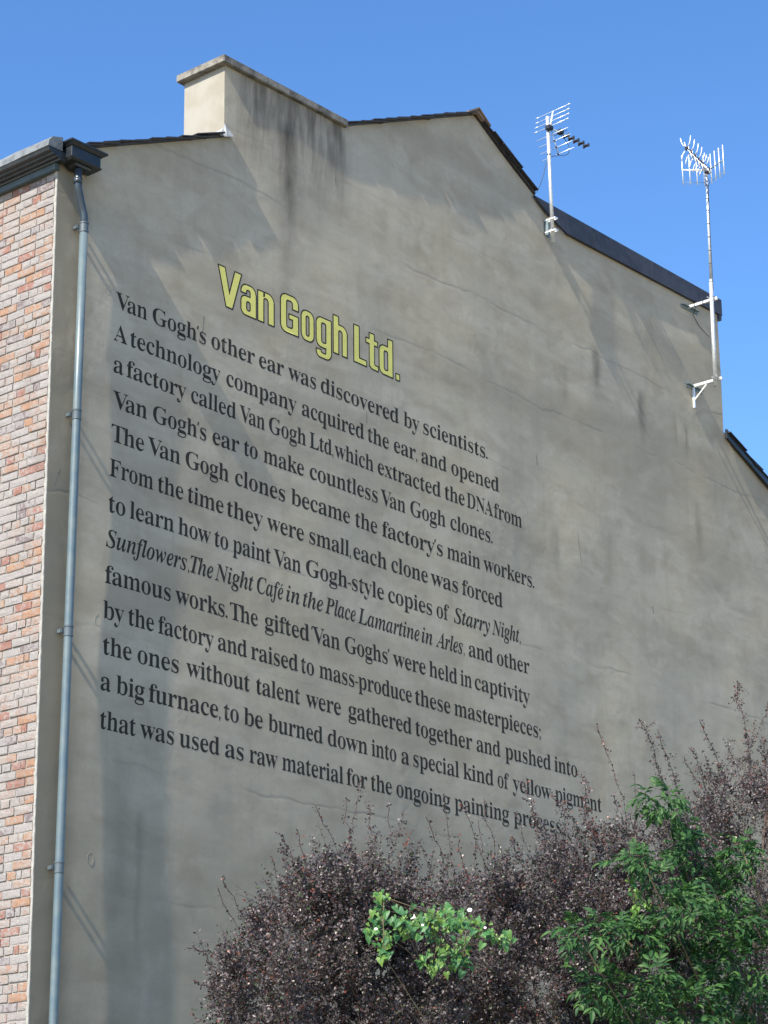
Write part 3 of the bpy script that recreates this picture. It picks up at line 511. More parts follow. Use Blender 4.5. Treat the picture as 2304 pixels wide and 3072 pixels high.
TITLE = {
 'V': ('204 -13 199 -8 196 -2 -13 796 -13 806 -8 811 0 814 190 814 201 808 306 372 308 372 441 808 452 814 648 813 655 806 655 796 403 -6 398 -11 390 -14', '222 17 22 784 176 784 178 782 304 255 464 784 620 784 378 16'),
 'n': ('-6 -13 -11 -8 -14 0 -14 636 -12 643 -7 648 0 650 292 650 336 642 376 624 408 600 435 568 454 532 464 492 466 466 466 0 464 -7 459 -12 452 -14 274 -14 272 -12 272 456 264 476 250 489 232 496 206 496 196 494 188 489 183 482 180 472 180 -13', '18 16 16 16 16 620 150 620 150 538 155 528 166 524 178 529 205 564 206 572 198 620 302 619 332 612 360 599 388 578 410 552 426 520 435 486 436 16 304 16 302 18 301 462 292 488 275 508 252 521 226 526 196 525 176 517 159 500 151 478 150 16'),
 'a': ('108 -12 72 -2 39 18 13 46 -5 80 -12 104 -14 128 -14 274 -9 306 2 336 21 364 45 386 72 402 96 410 120 414 241 414 241 490 234 503 222 509 192 510 178 504 172 498 168 488 168 432 166 430 -12 430 -14 432 -14 486 -6 528 10 564 34 596 65 622 102 640 130 647 158 650 270 650 314 642 356 622 390 594 413 562 425 538 432 514 438 510 442 502 441 -4 436 -11 428 -14|198 124 218 124 228 127 236 134 242 146 242 254 234 269 220 276 188 274 178 266 172 254 173 144 182 130', '130 16 96 21 66 36 40 60 23 90 18 108 16 128 16 272 21 302 32 328 48 349 70 367 94 378 126 384 272 384 271 496 260 518 242 534 222 540 186 539 162 530 146 513 139 492 138 460 17 460 17 488 22 516 35 548 56 576 82 597 112 612 134 618 158 620 268 620 302 614 322 607 342 596 373 568 393 536 401 512 406 484 412 482 412 18 410 16|198 94 226 95 248 104 264 122 272 144 272 250 270 266 263 280 252 293 238 301 222 306 190 305 168 297 151 280 142 256 142 148 145 132 154 116 166 104 182 96'),
 'G': ('134 -12 108 -6 84 3 60 18 40 34 22 54 8 76 -3 100 -11 126 -14 158 -14 642 -11 670 -5 696 14 735 42 768 76 792 116 808 156 814 356 814 384 811 410 805 444 789 474 766 498 738 515 706 523 680 528 652 528 512 526 510 326 511 326 638 323 648 318 656 308 663 296 666 216 666 206 663 196 656 190 647 188 636 188 160 191 150 198 142 208 136 218 134 304 135 318 144 326 160 326 284 324 286 236 286 228 289 224 295 223 410 228 421 238 424 520 423 528 414 527 -4 522 -11 514 -14 388 -14 380 -12 356 -14 160 -14', '160 16 136 18 112 24 90 34 69 48 52 65 38 84 27 106 19 130 16 160 16 640 22 682 38 716 60 744 90 766 124 779 158 784 354 784 396 778 424 766 450 747 471 724 487 696 494 674 498 650 498 540 356 540 354 650 342 675 320 691 298 696 212 696 190 689 173 676 162 658 158 638 159 156 165 136 177 120 194 109 214 104 298 104 312 106 336 119 345 130 352 142 356 162 356 314 354 316 254 316 254 394 496 394 498 392 498 18 496 16 406 16 404 16 404 24 402 24 380 18 358 16'),
 'o': ('126 -12 102 -7 80 2 58 14 40 28 23 46 9 66 -2 88 -9 110 -14 150 -14 488 -11 518 1 554 20 586 47 614 79 634 108 645 138 650 230 650 258 647 280 641 302 631 322 619 340 604 368 568 379 546 386 524 390 486 390 148 387 118 375 82 356 50 331 24 300 4 270 -8 240 -13|188 124 199 126 208 132 215 142 218 154 218 482 215 492 208 502 199 508 188 510 177 508 168 502 161 492 158 480 158 152 161 142 168 132 177 126', '150 16 128 18 106 23 86 32 68 44 52 59 38 76 27 96 20 116 16 150 16 486 18 508 27 538 43 566 66 590 92 607 116 616 140 620 248 618 286 606 318 583 343 552 357 516 360 486 360 150 358 128 349 98 335 72 315 50 290 32 266 22 242 17|188 94 210 98 230 111 243 130 248 154 247 490 240 510 227 526 208 537 188 540 166 536 146 523 133 504 128 480 129 144 136 124 149 108 168 97'),
 'g': ('98 -232 70 -224 44 -210 22 -191 5 -168 -7 -144 -13 -118 -13 -42 160 -42 160 -82 162 -88 168 -94 176 -96 256 -96 265 -92 270 -82 270 -14 142 -14 118 -11 96 -5 66 9 40 28 19 52 3 78 -10 112 -14 148 -14 490 -10 520 -2 548 17 582 44 611 76 632 114 646 148 650 456 649 461 644 464 636 464 -88 452 -132 434 -164 410 -192 378 -214 344 -228 302 -234 118 -234|204 124 252 125 262 129 270 136 270 498 261 506 250 510 194 508 180 498 174 484 174 152 177 142 184 132 193 126', '100 -202 80 -196 62 -186 45 -172 32 -156 23 -138 18 -118 17 -72 130 -72 131 -90 137 -104 147 -116 160 -123 176 -126 256 -126 268 -124 288 -111 299 -90 300 22 262 16 146 16 118 20 92 29 68 44 48 63 32 87 20 116 16 148 16 490 19 514 26 536 42 565 64 589 92 607 122 617 148 620 262 620 300 614 301 620 433 620 434 -88 424 -120 409 -148 388 -171 362 -189 332 -200 302 -204 120 -204|204 94 250 94 266 97 286 109 300 128 300 506 292 519 280 529 266 537 252 540 200 540 178 534 165 526 155 514 147 500 144 486 145 144 152 124 165 108 184 97'),
 'h': ('-6 -13 -11 -8 -14 0 -14 812 -10 820 0 824 168 824 176 820 180 812 181 650 282 649 310 643 338 633 368 614 393 590 413 562 427 530 434 504 436 478 436 -2 432 -10 422 -14 256 -14 254 -12 254 460 249 476 238 491 216 502 206 502 196 500 188 495 183 488 180 478 180 -13', '18 16 16 16 16 794 150 794 150 622 152 620 272 620 294 616 316 609 344 594 368 574 386 550 398 522 404 500 406 478 406 18 405 16 284 16 283 468 274 494 256 515 232 528 206 532 186 528 169 518 156 502 150 482 150 16'),
 'L': ('0 -14 -10 -10 -14 0 -14 802 -10 810 0 814 176 814 184 810 188 800 188 140 189 138 400 138 408 135 414 124 414 -2 410 -10 400 -14', '18 16 16 16 16 784 158 784 158 110 160 108 384 108 384 16'),
 't': ('202 -12 182 -7 162 1 128 26 98 27 93 32 90 38 90 510 -2 510 -10 514 -14 522 -13 642 -8 647 -2 650 88 650 90 652 90 772 94 780 102 784 276 783 281 778 284 770 284 652 372 650 380 646 384 638 384 524 381 516 370 510 284 510 284 142 288 131 298 126 402 126 404 124 403 -4 398 -11 390 -14 222 -14', '204 18 186 23 170 31 155 42 142 56 120 58 120 540 16 542 16 620 118 620 120 622 120 754 254 754 254 622 256 620 354 620 354 542 254 540 254 538 254 140 257 126 264 114 272 106 284 99 298 96 374 96 374 16 222 16'),
 'd': ('126 -12 102 -7 80 2 58 14 40 28 23 46 9 66 -2 88 -10 112 -14 148 -14 488 -11 516 -3 544 12 575 34 602 60 623 90 639 114 646 140 650 262 650 262 810 264 817 269 822 276 824 446 823 453 818 456 810 455 -4 450 -11 442 -14 150 -14|206 124 244 125 256 132 262 140 262 494 252 505 238 510 204 510 194 507 182 498 176 482 176 152 179 142 186 132 195 126', '150 16 128 18 106 23 86 32 68 44 52 59 38 76 27 96 20 118 16 148 16 488 18 510 23 530 37 558 57 582 82 601 110 614 150 620 258 620 292 614 293 794 425 794 426 18 425 16 293 16 292 22 258 16|206 94 242 94 262 100 281 114 292 134 292 502 284 516 272 528 256 537 240 540 198 539 176 532 164 523 155 512 149 498 146 484 147 144 154 124 167 108 186 97'),
 '.': ('0 -14 -10 -10 -14 0 -14 140 -11 148 0 154 126 154 134 151 140 140 140 0 137 -8 126 -14', '18 16 16 18 16 124 110 124 110 18 108 16'),
}
LINES = [
 (10.078, -0.0017, [('Van', 0.719, 1.105), ("Gogh's", 1.174, 1.87), ('other', 1.943, 2.529), ('ear', 2.586, 2.93), ('was', 2.989, 3.385), ('discovered', 3.455, 4.64), ('by', 4.718, 4.961), ('scientists.', 5.023, 6.07)]),
 (9.768, -0.0037, [('A', 0.704, 0.866), ('technology', 0.903, 2.068), ('company', 2.147, 3.109), ('acquired', 3.184, 4.095), ('the', 4.152, 4.481), ('ear,', 4.559, 4.924), ('and', 4.988, 5.385), ('opened', 5.462, 6.249)]),
 (9.467, -0.0031, [('a', 0.71, 0.827), ('factory', 0.87, 1.62), ('called', 1.686, 2.28), ('Van', 2.328, 2.672), ('Gogh', 2.73, 3.244), ('Ltd,', 3.296, 3.636), ('which', 3.653, 4.238), ('extracted', 4.304, 5.286), ('the', 5.35, 5.667), ('DNA', 5.705, 6.135), ('from', 6.152, 6.643)]),
 (9.132, 0.0033, [('Van', 0.716, 1.13), ("Gogh's", 1.204, 1.89), ('ear', 1.973, 2.329), ('to', 2.392, 2.579), ('make', 2.661, 3.218), ('countless', 3.298, 4.303), ('Van', 4.349, 4.733), ('Gogh', 4.809, 5.357), ('clones.', 5.433, 6.122)]),
 (8.82, 0.0011, [('The', 0.709, 1.102), ('Van', 1.147, 1.556), ('Gogh', 1.625, 2.194), ('clones', 2.279, 2.961), ('became', 3.045, 3.881), ('the', 3.96, 4.298), ("factory's", 4.374, 5.309), ('main', 5.379, 5.908), ('workers.', 5.964, 6.835)]),
 (8.499, -0.0009, [('From', 0.701, 1.225), ('the', 1.283, 1.601), ('time', 1.658, 2.127), ('they', 2.173, 2.662), ('were', 2.718, 3.221), ('small,', 3.296, 3.899), ('each', 3.934, 4.442), ('clone', 4.514, 5.072), ('was', 5.119, 5.543), ('forced', 5.608, 6.274)]),
 (8.171, 0.0004, [('to', 0.701, 0.899), ('learn', 0.953, 1.494), ('how', 1.551, 1.972), ('to', 2.019, 2.202), ('paint', 2.265, 2.769), ('Van', 2.81, 3.18), ('Gogh-style', 3.25, 4.396), ('copies', 4.459, 5.129), ('of', 5.199, 5.395), ('*Starry', 5.468, 6.053), ('*Night,', 6.087, 6.565)]),
 (7.851, 0.0023, [('*Sunflowers,', 0.681, 1.697), ('*The', 1.712, 2.008), ('*Night', 2.031, 2.54), ('*Café', 2.584, 2.936), ('*in', 2.975, 3.158), ('*the', 3.203, 3.486), ('*Place', 3.515, 3.962), ('*Lamartine', 3.996, 4.923), ('*in', 4.954, 5.122), ('*Arles,', 5.177, 5.625), ('and', 5.691, 6.083), ('other', 6.151, 6.699)]),
 (7.526, 0.0021, [('famous', 0.681, 1.469), ('works.', 1.528, 2.194), ('The', 2.227, 2.59), ('gifted', 2.683, 3.285), ('‘Van', 3.313, 3.718), ('Goghs’', 3.793, 4.455), ('were', 4.505, 5.002), ('held', 5.06, 5.501), ('in', 5.553, 5.73), ('captivity', 5.776, 6.686)]),
 (7.21, 0.0002, [('by', 0.667, 0.906), ('the', 0.957, 1.266), ('factory', 1.321, 2.01), ('and', 2.064, 2.441), ('raised', 2.497, 3.121), ('to', 3.164, 3.345), ('mass-produce', 3.421, 4.775), ('these', 4.826, 5.38), ('masterpieces;', 5.443, 6.859)]),
 (6.896, 0.0009, [('the', 0.67, 1.002), ('ones', 1.073, 1.574), ('without', 1.668, 2.474), ('talent', 2.559, 3.146), ('were', 3.228, 3.717), ('gathered', 3.824, 4.762), ('together', 4.821, 5.713), ('and', 5.778, 6.158), ('pushed', 6.241, 7.016), ('into', 7.08, 7.49)]),
 (6.582, 0.001, [('a', 0.653, 0.768), ('big', 0.834, 1.166), ('furnace,', 1.217, 2.096), ('to', 2.137, 2.33), ('be', 2.397, 2.645), ('burned', 2.72, 3.456), ('down', 3.527, 4.088), ('into', 4.148, 4.517), ('a', 4.593, 4.714), ('special', 4.779, 5.49), ('kind', 5.557, 6.034), ('of', 6.1, 6.285), ('yellow', 6.348, 7.004), ('pigment', 7.079, 7.903)]),
 (6.253, 0.0001, [('that', 0.661, 1.073), ('was', 1.125, 1.526), ('used', 1.592, 2.085), ('as', 2.156, 2.396), ('raw', 2.473, 2.844), ('material', 2.904, 3.737), ('for', 3.786, 4.078), ('the', 4.129, 4.439), ('ongoing', 4.508, 5.338), ('painting', 5.408, 6.272), ('process.', 6.352, 7.199)]),
]
BUSHES = [
 ([(-6.242, -8.29, 2.7, 0.138), (-5.945, -8.184, 2.861, 0.169), (-5.433, -7.789, 3.111, 0.167), (-5.48, -7.942, 3.198, 0.138), (-5.765, -8.284, 3.178, 0.105), (-5.351, -8.047, 3.283, 0.104), (-5.166, -8.015, 3.254, 0.112), (-5.263, -8.238, 3.149, 0.11), (-5.279, -7.836, 3.026, 0.211), (-5.471, -8.27, 3.003, 0.175), (-4.917, -8.076, 3.08, 0.156), (-5.653, -7.988, 2.751, 0.202), (-5.318, -8.049, 2.8, 0.234), (-4.755, -7.939, 2.885, 0.217), (-5.642, -7.834, 3.057, 0.082), (-5.636, -7.681, 2.939, 0.083), (-5.514, -8.151, 3.09, 0.162), (-5.937, -7.896, 2.709, 0.073), (-5.787, -7.863, 2.557, 0.161), (-5.73, -8.145, 2.515, 0.198), (-5.573, -8.349, 2.511, 0.198), (-4.36, -7.669, 2.653, 0.226)],
  [((-5.484, -8.141, 3.309), (-5.462, -8.141, 3.588), 1.2), ((-5.552, -8.13, 3.248), (-5.533, -8.13, 3.516), 0.8), ((-4.934, -7.726, 3.401), (-4.919, -7.726, 3.641), 1.8), ((-5.312, -7.94, 3.301), (-5.474, -7.94, 3.533), 0.3), ((-5.109, -8.02, 3.372), (-5.129, -8.02, 3.59), 0.4), ((-5.393, -7.809, 3.223), (-5.546, -7.809, 3.431), 0.8), ((-5.942, -8.329, 3.074), (-6.025, -8.329, 3.303), 0.6), ((-4.976, -7.855, 3.352), (-4.86, -7.855, 3.592), 1.4), ((-5.801, -8.088, 3.065), (-5.902, -8.088, 3.251), 0.5), ((-6.221, -8.286, 2.886), (-6.372, -8.286, 3.087), 0.3), ((-5.854, -7.888, 2.898), (-5.989, -7.888, 3.129), 0.2), ((-5.654, -7.698, 2.935), (-5.924, -7.698, 2.971), 0.3), ((-6.224, -8.205, 2.721), (-6.384, -8.205, 2.744), 0.4), ((-5.339, -7.909, 3.218), (-5.38, -7.909, 3.351), 1), ((-5.522, -8.141, 3.197), (-5.541, -8.141, 3.356), 1.2), ((-4.804, -7.831, 3.26), (-4.719, -7.831, 3.503), 0.8), ((-5.329, -7.844, 3.171), (-5.412, -7.844, 3.3), 1.2), ((-6.252, -8.197, 2.756), (-6.413, -8.197, 2.864), 0.4), ((-4.605, -7.769, 3.232), (-4.53, -7.769, 3.447), 0.7), ((-5.892, -7.89, 2.714), (-6.023, -7.89, 2.754), 0.7), ((-5.083, -7.872, 3.323), (-5.059, -7.872, 3.496), 1.3), ((-4.793, -7.776, 3.355), (-4.709, -7.776, 3.571), 0.7)]),
 ([(-4.558, -8.05, 3.293, 0.103), (-4.087, -7.819, 3.42, 0.115), (-3.8, -7.735, 3.417, 0.118), (-4.379, -8.278, 3.331, 0.103), (-3.449, -7.755, 3.575, 0.129), (-3.679, -8.074, 3.562, 0.133), (-3.374, -8.014, 3.609, 0.137), (-3.554, -8.248, 3.526, 0.141), (-3.655, -7.861, 3.451, 0.19), (-4.401, -8.146, 3.213, 0.177), (-4.143, -7.74, 3.195, 0.169), (-4.57, -8.157, 2.966, 0.217), (-3.8, -7.957, 3.208, 0.233), (-3.55, -8.07, 3.408, 0.221), (-3.894, -7.921, 2.962, 0.262), (-4.763, -8.212, 2.778, 0.199), (-3.794, -8.224, 3.062, 0.26), (-4.371, -7.827, 3.281, 0.09), (-4.016, -7.823, 3.458, 0.039), (-4.321, -7.953, 2.621, 0.223), (-3.489, -7.705, 2.678, 0.24), (-3.67, -8.206, 2.646, 0.231)],
  [((-2.954, -7.754, 3.845), (-3.151, -7.754, 4.245), 0.9), ((-3.87, -8.232, 3.61), (-3.992, -8.232, 3.851), 2.2), ((-3.589, -7.675, 3.671), (-3.682, -7.675, 3.927), 1.6), ((-3.619, -7.913, 3.701), (-3.781, -7.913, 3.852), 1.2), ((-3.146, -7.925, 3.73), (-3.147, -7.925, 4.011), 0.9), ((-4.183, -7.671, 3.38), (-4.296, -7.671, 3.757), 0.7), ((-4.11, -7.799, 3.434), (-4.312, -7.799, 3.725), 0.3), ((-4.133, -7.797, 3.432), (-4.177, -7.797, 3.737), 0.8), ((-5.029, -8.312, 3.181), (-5.195, -8.312, 3.462), 0.8), ((-4.322, -8.091, 3.389), (-4.35, -8.091, 3.548), 1), ((-4.366, -8.291, 3.433), (-4.429, -8.291, 3.6), 1.5), ((-4.861, -8.215, 3.211), (-4.899, -8.215, 3.431), 1), ((-4.751, -8.2, 3.253), (-4.766, -8.2, 3.45), 1), ((-3.488, -7.749, 3.675), (-3.504, -7.749, 3.867), 1.6), ((-4.619, -8.261, 3.319), (-4.671, -8.261, 3.455), 1), ((-3.582, -8.142, 3.644), (-3.622, -8.142, 3.827), 1.2), ((-4.103, -8.005, 3.501), (-4.193, -8.005, 3.687), 0.6), ((-4.352, -7.755, 3.291), (-4.44, -7.755, 3.519), 0.8), ((-4.048, -7.674, 3.472), (-4.064, -7.674, 3.703), 0.5)]),
 ([(-2.785, -7.854, 3.754, 0.135), (-3.131, -8.2, 3.729, 0.122), (-2.614, -7.969, 3.897, 0.128), (-2.274, -7.856, 4.012, 0.149), (-2.841, -8.314, 3.967, 0.132), (-1.954, -7.874, 4.251, 0.108), (-2.195, -8.092, 4.078, 0.175), (-2.123, -7.937, 3.935, 0.194), (-2.37, -7.881, 3.771, 0.208), (-1.957, -7.882, 3.754, 0.25), (-2.852, -7.984, 3.532, 0.233), (-2.376, -7.962, 3.422, 0.275), (-2.141, -8.211, 3.982, 0.262), (-2.767, -8.003, 3.181, 0.284), (-2.584, -8.262, 3.093, 0.3), (-3.067, -8.013, 3.231, 0.229), (-2.762, -7.975, 2.785, 0.283), (-1.883, -7.808, 2.808, 0.303)],
  [((-2.874, -8.074, 3.813), (-3.208, -8.074, 4.214), 1.6), ((-3.328, -8.336, 3.811), (-3.504, -8.336, 4.101), 1.4), ((-2.243, -7.981, 4.051), (-2.535, -7.981, 4.36), 1.3), ((-2.572, -8.206, 4.039), (-2.601, -8.206, 4.486), 2.4), ((-1.948, -7.831, 4.44), (-1.703, -7.831, 4.7), 0.7), ((-2.527, -8.078, 4.013), (-2.807, -8.078, 4.197), 1.1), ((-2.669, -8.084, 3.907), (-2.897, -8.084, 4.132), 0.7), ((-1.664, -7.713, 4.247), (-1.567, -7.713, 4.502), 1.2), ((-2.848, -8.075, 3.784), (-3.008, -8.075, 3.959), 1.2), ((-2.475, -8.106, 4.034), (-2.544, -8.106, 4.263), 1.4), ((-2.676, -8.106, 3.887), (-2.806, -8.106, 4.102), 1.2), ((-2.216, -8.013, 4.19), (-2.155, -8.013, 4.448), 1.2), ((-2.514, -8.285, 4.003), (-2.426, -8.285, 4.221), 1.4), ((-2.358, -7.967, 3.967), (-2.433, -7.967, 4.146), 1.4)]),
]
ELDER = [(-3.907, -8.539, 3.768, 0.053, 10), (-4.046, -8.719, 3.714, 0.037, 7), (-3.967, -8.628, 3.679, 0.03, 4), (-3.679, -8.526, 3.719, 0.054, 9), (-3.712, -8.579, 3.631, 0.046, 8), (-3.833, -8.628, 3.548, 0.038, 6), (-3.704, -8.593, 3.51, 0.046, 8), (-4.213, -8.59, 3.444, 0.041, 6), (-4.505, -8.873, 3.357, 0.049, 9), (-4.209, -8.759, 3.409, 0.041, 7), (-4.345, -8.829, 3.313, 0.04, 6), (-4.178, -8.869, 3.329, 0.035, 5), (-3.552, -8.714, 3.484, 0.069, 14), (-3.654, -8.841, 3.5, 0.053, 9), (-3.606, -8.691, 3.405, 0.076, 16), (-3.697, -8.709, 3.318, 0.091, 18), (-4.335, -8.948, 3.188, 0.078, 16), (-4.226, -8.779, 3.262, 0.052, 8), (-3.63, -8.805, 3.568, 0.043, 6), (-4.036, -8.647, 3.199, 0.088, 16), (-5.112, -8.956, 2.995, 0.048, 8), (-4.896, -8.916, 3.035, 0.061, 11), (-4.485, -8.744, 3.083, 0.071, 14), (-4.42, -8.798, 3.057, 0.071, 14), (-3.836, -8.667, 3.16, 0.12, 24), (-3.827, -8.834, 3.158, 0.104, 22), (-3.69, -8.901, 3.18, 0.105, 20), (-3.725, -8.534, 3.039, 0.144, 26), (-3.834, -8.878, 2.995, 0.162, 34), (-4.973, -8.926, 2.804, 0.06, 10), (-4.718, -8.86, 2.819, 0.082, 16), (-4.563, -8.83, 2.755, 0.104, 20), (-4.282, -8.887, 2.773, 0.156, 32), (-3.509, -8.732, 2.865, 0.16, 34), (-4.304, -8.532, 2.76, 0.065, 10), (-4.568, -8.937, 2.852, 0.076, 14), (-3.92, -8.792, 2.91, 0.118, 20)]
VINE = [(-6.003, -8.723, 3.06, 0.03, 8), (-5.982, -8.688, 3.017, 0.025, 5), (-5.962, -8.67, 2.947, 0.045, 14), (-6.009, -8.807, 2.964, 0.05, 20), (-5.847, -8.744, 2.983, 0.048, 16), (-5.69, -8.689, 3.006, 0.058, 24), (-5.734, -8.822, 2.993, 0.063, 30), (-5.525, -8.736, 3.012, 0.049, 18), (-5.487, -8.802, 2.978, 0.041, 13), (-5.675, -8.707, 2.911, 0.054, 16), (-5.562, -8.68, 2.887, 0.049, 14), (-6.012, -8.744, 2.885, 0.032, 10), (-6.132, -8.829, 2.822, 0.017, 4), (-5.407, -8.82, 2.94, 0.039, 10), (-5.835, -8.763, 2.834, 0.018, 3), (-5.692, -8.694, 2.829, 0.015, 3), (-6.162, -8.792, 2.913, 0.02, 4), (-5.542, -8.723, 2.936, 0.034, 9), (-5.588, -8.765, 2.864, 0.031, 8)]
VINE2 = [(-4.45, -8.773, 3.307, 0.02, 5), (-4.37, -8.73, 3.265, 0.023, 7), (-4.428, -8.769, 3.198, 0.02, 6), (-4.427, -8.763, 3.157, 0.013, 3), (-4.26, -8.723, 3.229, 0.014, 3)]
FLOWERS = [(-6.024, -8.87, 2.959), (-5.675, -8.87, 3.025), (-6.22, -8.87, 2.898), (-5.956, -8.87, 2.941), (-5.584, -8.87, 2.971)]

# ------------------------------------------------------------------ the ground
def ground_mat():  # unseen ground, made pale and warm to bounce fill onto the wall
    m = N('warm_bounce_gravel')
    p = m.pos()
    c = m.mix(m.ramp(m.noise(p, 0.6, 6.0, 0.6), 0.35, 0.65), (0.33, 0.27, 0.175), (0.27, 0.22, 0.14))
    c = m.mix(m.ramp(m.noise(p, 14.0, 4.0, 0.7), 0.45, 0.7), c, (0.36, 0.30, 0.20))
    return m.set(color=c, rough=0.95, normal=m.bump(m.noise(p, 25.0, 4.0, 0.7), 0.03))


g = MB()
n = 24
for i in range(n + 1):
    for j in range(n + 1):
        u, v = (i / n - 0.5) * 2, (j / n - 0.5) * 2
        g.v.append((600 * u * abs(u), 600 * v * abs(v), 0.0))
for i in range(n):
    for j in range(n):
        a = i * (n + 1) + j
        g.f.append((a, a + n + 1, a + n + 2, a + 1)); g.m.append(0)
ground = g.build('ground', ground_mat())
tag(ground, kind='structure')
gm_ = N('bounce_cut_grass')  # unseen dark sheet, added to cut ground bounce onto the lower wall
gp = gm_.pos()
gm_.set(color=gm_.mix(gm_.ramp(gm_.noise(gp, 3.0, 6.0, 0.65), 0.35, 0.65), (0.035, 0.055, 0.02), (0.07, 0.07, 0.035)), rough=0.95, normal=gm_.bump(gm_.noise(gp, 25.0, 4.0, 0.7), 0.03))
lw = MB(); lw.add([(-0.3, -11.5, 0.006), (40, -11.5, 0.006), (40, 0.0, 0.006), (-0.3, 0.0, 0.006)], [(0, 1, 2, 3)])
lw.add([(-9, -11.5, 0.006), (-2.4, -11.5, 0.006), (-2.4, 6.0, 0.006), (-9, 6.0, 0.006)], [(0, 1, 2, 3)])
tag(lw.build('bounce_cut_sheet', gm_.mat, flip=False), kind='structure')
g = MB(); g.box((-6.0, -5.0, 0.0), (-0.6, 60.0, 0.004 + 0.0))
g2 = MB(); g2.add([(-2.4, -30, 0.004), (-0.3, -30, 0.004), (-0.3, 60, 0.004), (-2.4, 60, 0.004)], [(0, 1, 2, 3)])
pv = g2.build('pavement', simple('worn_paving', (0.24, 0.23, 0.21), 0.9, scale=2.0, bump=0.004), flip=False)
tag(pv, kind='structure')

# ------------------------------------------------------------------ the house
HOUSE = empty('end_terrace_house')
tag(HOUSE, 'end terrace house with grey rendered gable covered in painted lettering', 'house')

# gently uneven face of the render: y of the surface at (x, z)
_w = []
_r = random.Random(5)
for lam, sl in ((6.0, 0.008), (4.2, 0.008), (3.1, 0.007), (2.3, 0.007), (1.9, 0.006), (1.5, 0.006), (1.25, 0.005), (1.0, 0.0045), (2.7, 0.006), (1.7, 0.005)):
    a = _r.uniform(0, 2 * math.pi)
    k = 2 * math.pi / lam
    _w.append((k * math.cos(a), k * math.sin(a), _r.uniform(0, 6.28), sl / k))
_g = [(1.84, 8.80, 0.16, 0.0045), (2.10, 8.55, 0.20, 0.005), (1.62, 8.62, 0.13, 0.004), (2.35, 8.35, 0.15, 0.003),
      (0.10, 7.95, 0.12, 0.003), (2.0, 5.9, 0.18, 0.004), (2.6, 5.5, 0.25, 0.004), (5.7, 8.0, 0.25, 0.003), (0.62, 9.6, 0.12, 0.003)]


def wall_y(x, z):
    x = np.asarray(x, float); z = np.asarray(z, float)
    s = np.zeros(np.broadcast(x, z).shape)
    for kx, kz, ph, A in _w:
        s = s + A * np.sin(kx * x + kz * z + ph)
    for gx, gz, r, A in _g:
        s = s - A * np.exp(-(((x - gx) ** 2 + (z - gz) ** 2) / r ** 2))
    edge = np.clip(np.minimum(x / 0.35, 1.0), 0, 1)
    return s * edge


SL = 0.4526          # pitch of the front roof slope
def left_top(x): return 11.346 + SL * x
def wall_top(x):
    if x <= 6.02: return left_top(x)
    if x <= 7.60: return 14.07 - 0.5475 * (x - 6.02)
    if x <= 10.79: return 13.205
    return 11.66 - 0.43 * (x - 10.79)


xs = [0.0] + [0.06 * i for i in range(1, 240)]
xs = sorted(set([round(x, 3) for x in xs if x < 13.4] + [6.02, 7.6, 10.79, 10.7901, 13.4]))
me_v, me_f = [], []
NR = 200
for x in xs:
    zt = wall_top(x)
    zs = np.concatenate([[0.0, 1.5, 2.6], np.linspace(3.2, 10.4, 141)[:-1], np.linspace(10.4, zt, 60)])
    ys = wall_y(np.full(len(zs), x), zs)
    me_v += [(x, float(y), float(z)) for y, z in zip(ys, zs)]
R = NR + 3
step_i = xs.index(10.79)
for i in range(len(xs) - 1):
    if i == step_i: continue
    for j in range(R - 1):
        a = i * R + j
        me_f.append((a, a + R, a + R + 1, a + 1))
me = bpy.data.meshes.new('gable_wall')
me.from_pydata(me_v, [], me_f)
me.materials.append(M_RENDER)
# thickness: top, right end and back
bm = bmesh.new(); bm.from_mesh(me)
for f in bm.faces: f.smooth = True
bm.verts.ensure_lookup_table()
T = 0.28
NX = len(xs)
tv = [bm.verts.new(me_v[i * R + R - 1]) for i in range(NX)]
btop = [bm.verts.new((xs[i], T, wall_top(xs[i]))) for i in range(NX)]
bbot = [bm.verts.new((xs[i], T, 0.0)) for i in range(NX)]
for i in range(NX - 1):
    if i == step_i: continue
    bm.faces.new((tv[i], tv[i + 1], btop[i + 1], btop[i]))
    bm.faces.new((bbot[i], btop[i], btop[i + 1], bbot[i + 1]))
for i, zl in ((step_i, 11.55), (NX - 1, 0.0)):
    col_ = [j for j in range(R) if me_v[i * R + j][2] >= zl]
    c_ = [bm.verts.new(me_v[i * R + j]) for j in col_]
    d_ = [bm.verts.new((xs[i], T, me_v[i * R + j][2])) for j in col_]
    for k in range(len(c_) - 1): bm.faces.new((c_[k], d_[k], d_[k + 1], c_[k + 1]))
bm.to_mesh(me); bm.free()
gable = link('gable_wall', me, HOUSE)

# return of the tall wall above the lean-to, rear and far side walls (plain, close the block)
b = MB()
b.box((10.50, 0.285, 0.0), (10.79, 8.0, 13.2))
b.box((0.30, 7.75, 0.0), (10.49, 8.0, 11.3))
b.box((13.1, 0.285, 0.0), (13.395, 6.0, 10.4))
b.build('rear_wall', M_RENDER, HOUSE)

# ---- painted lettering
def parse(sx, k):
    out = []
    for loop in sx.split('|'):
        v = [int(q) for q in loop.split()]
        out.append([(v[i] * k, v[i + 1] * k) for i in range(0, len(v), 2)])
    return out


_cache = {}
def inside(pt, loop):
    c = False
    for i in range(len(loop)):
        (x0, y0), (x1, y1) = loop[i - 1], loop[i]
        if (y0 > pt[1]) != (y1 > pt[1]) and pt[0] < (x1 - x0) * (pt[1] - y0) / (y1 - y0) + x0: c = not c
    return c


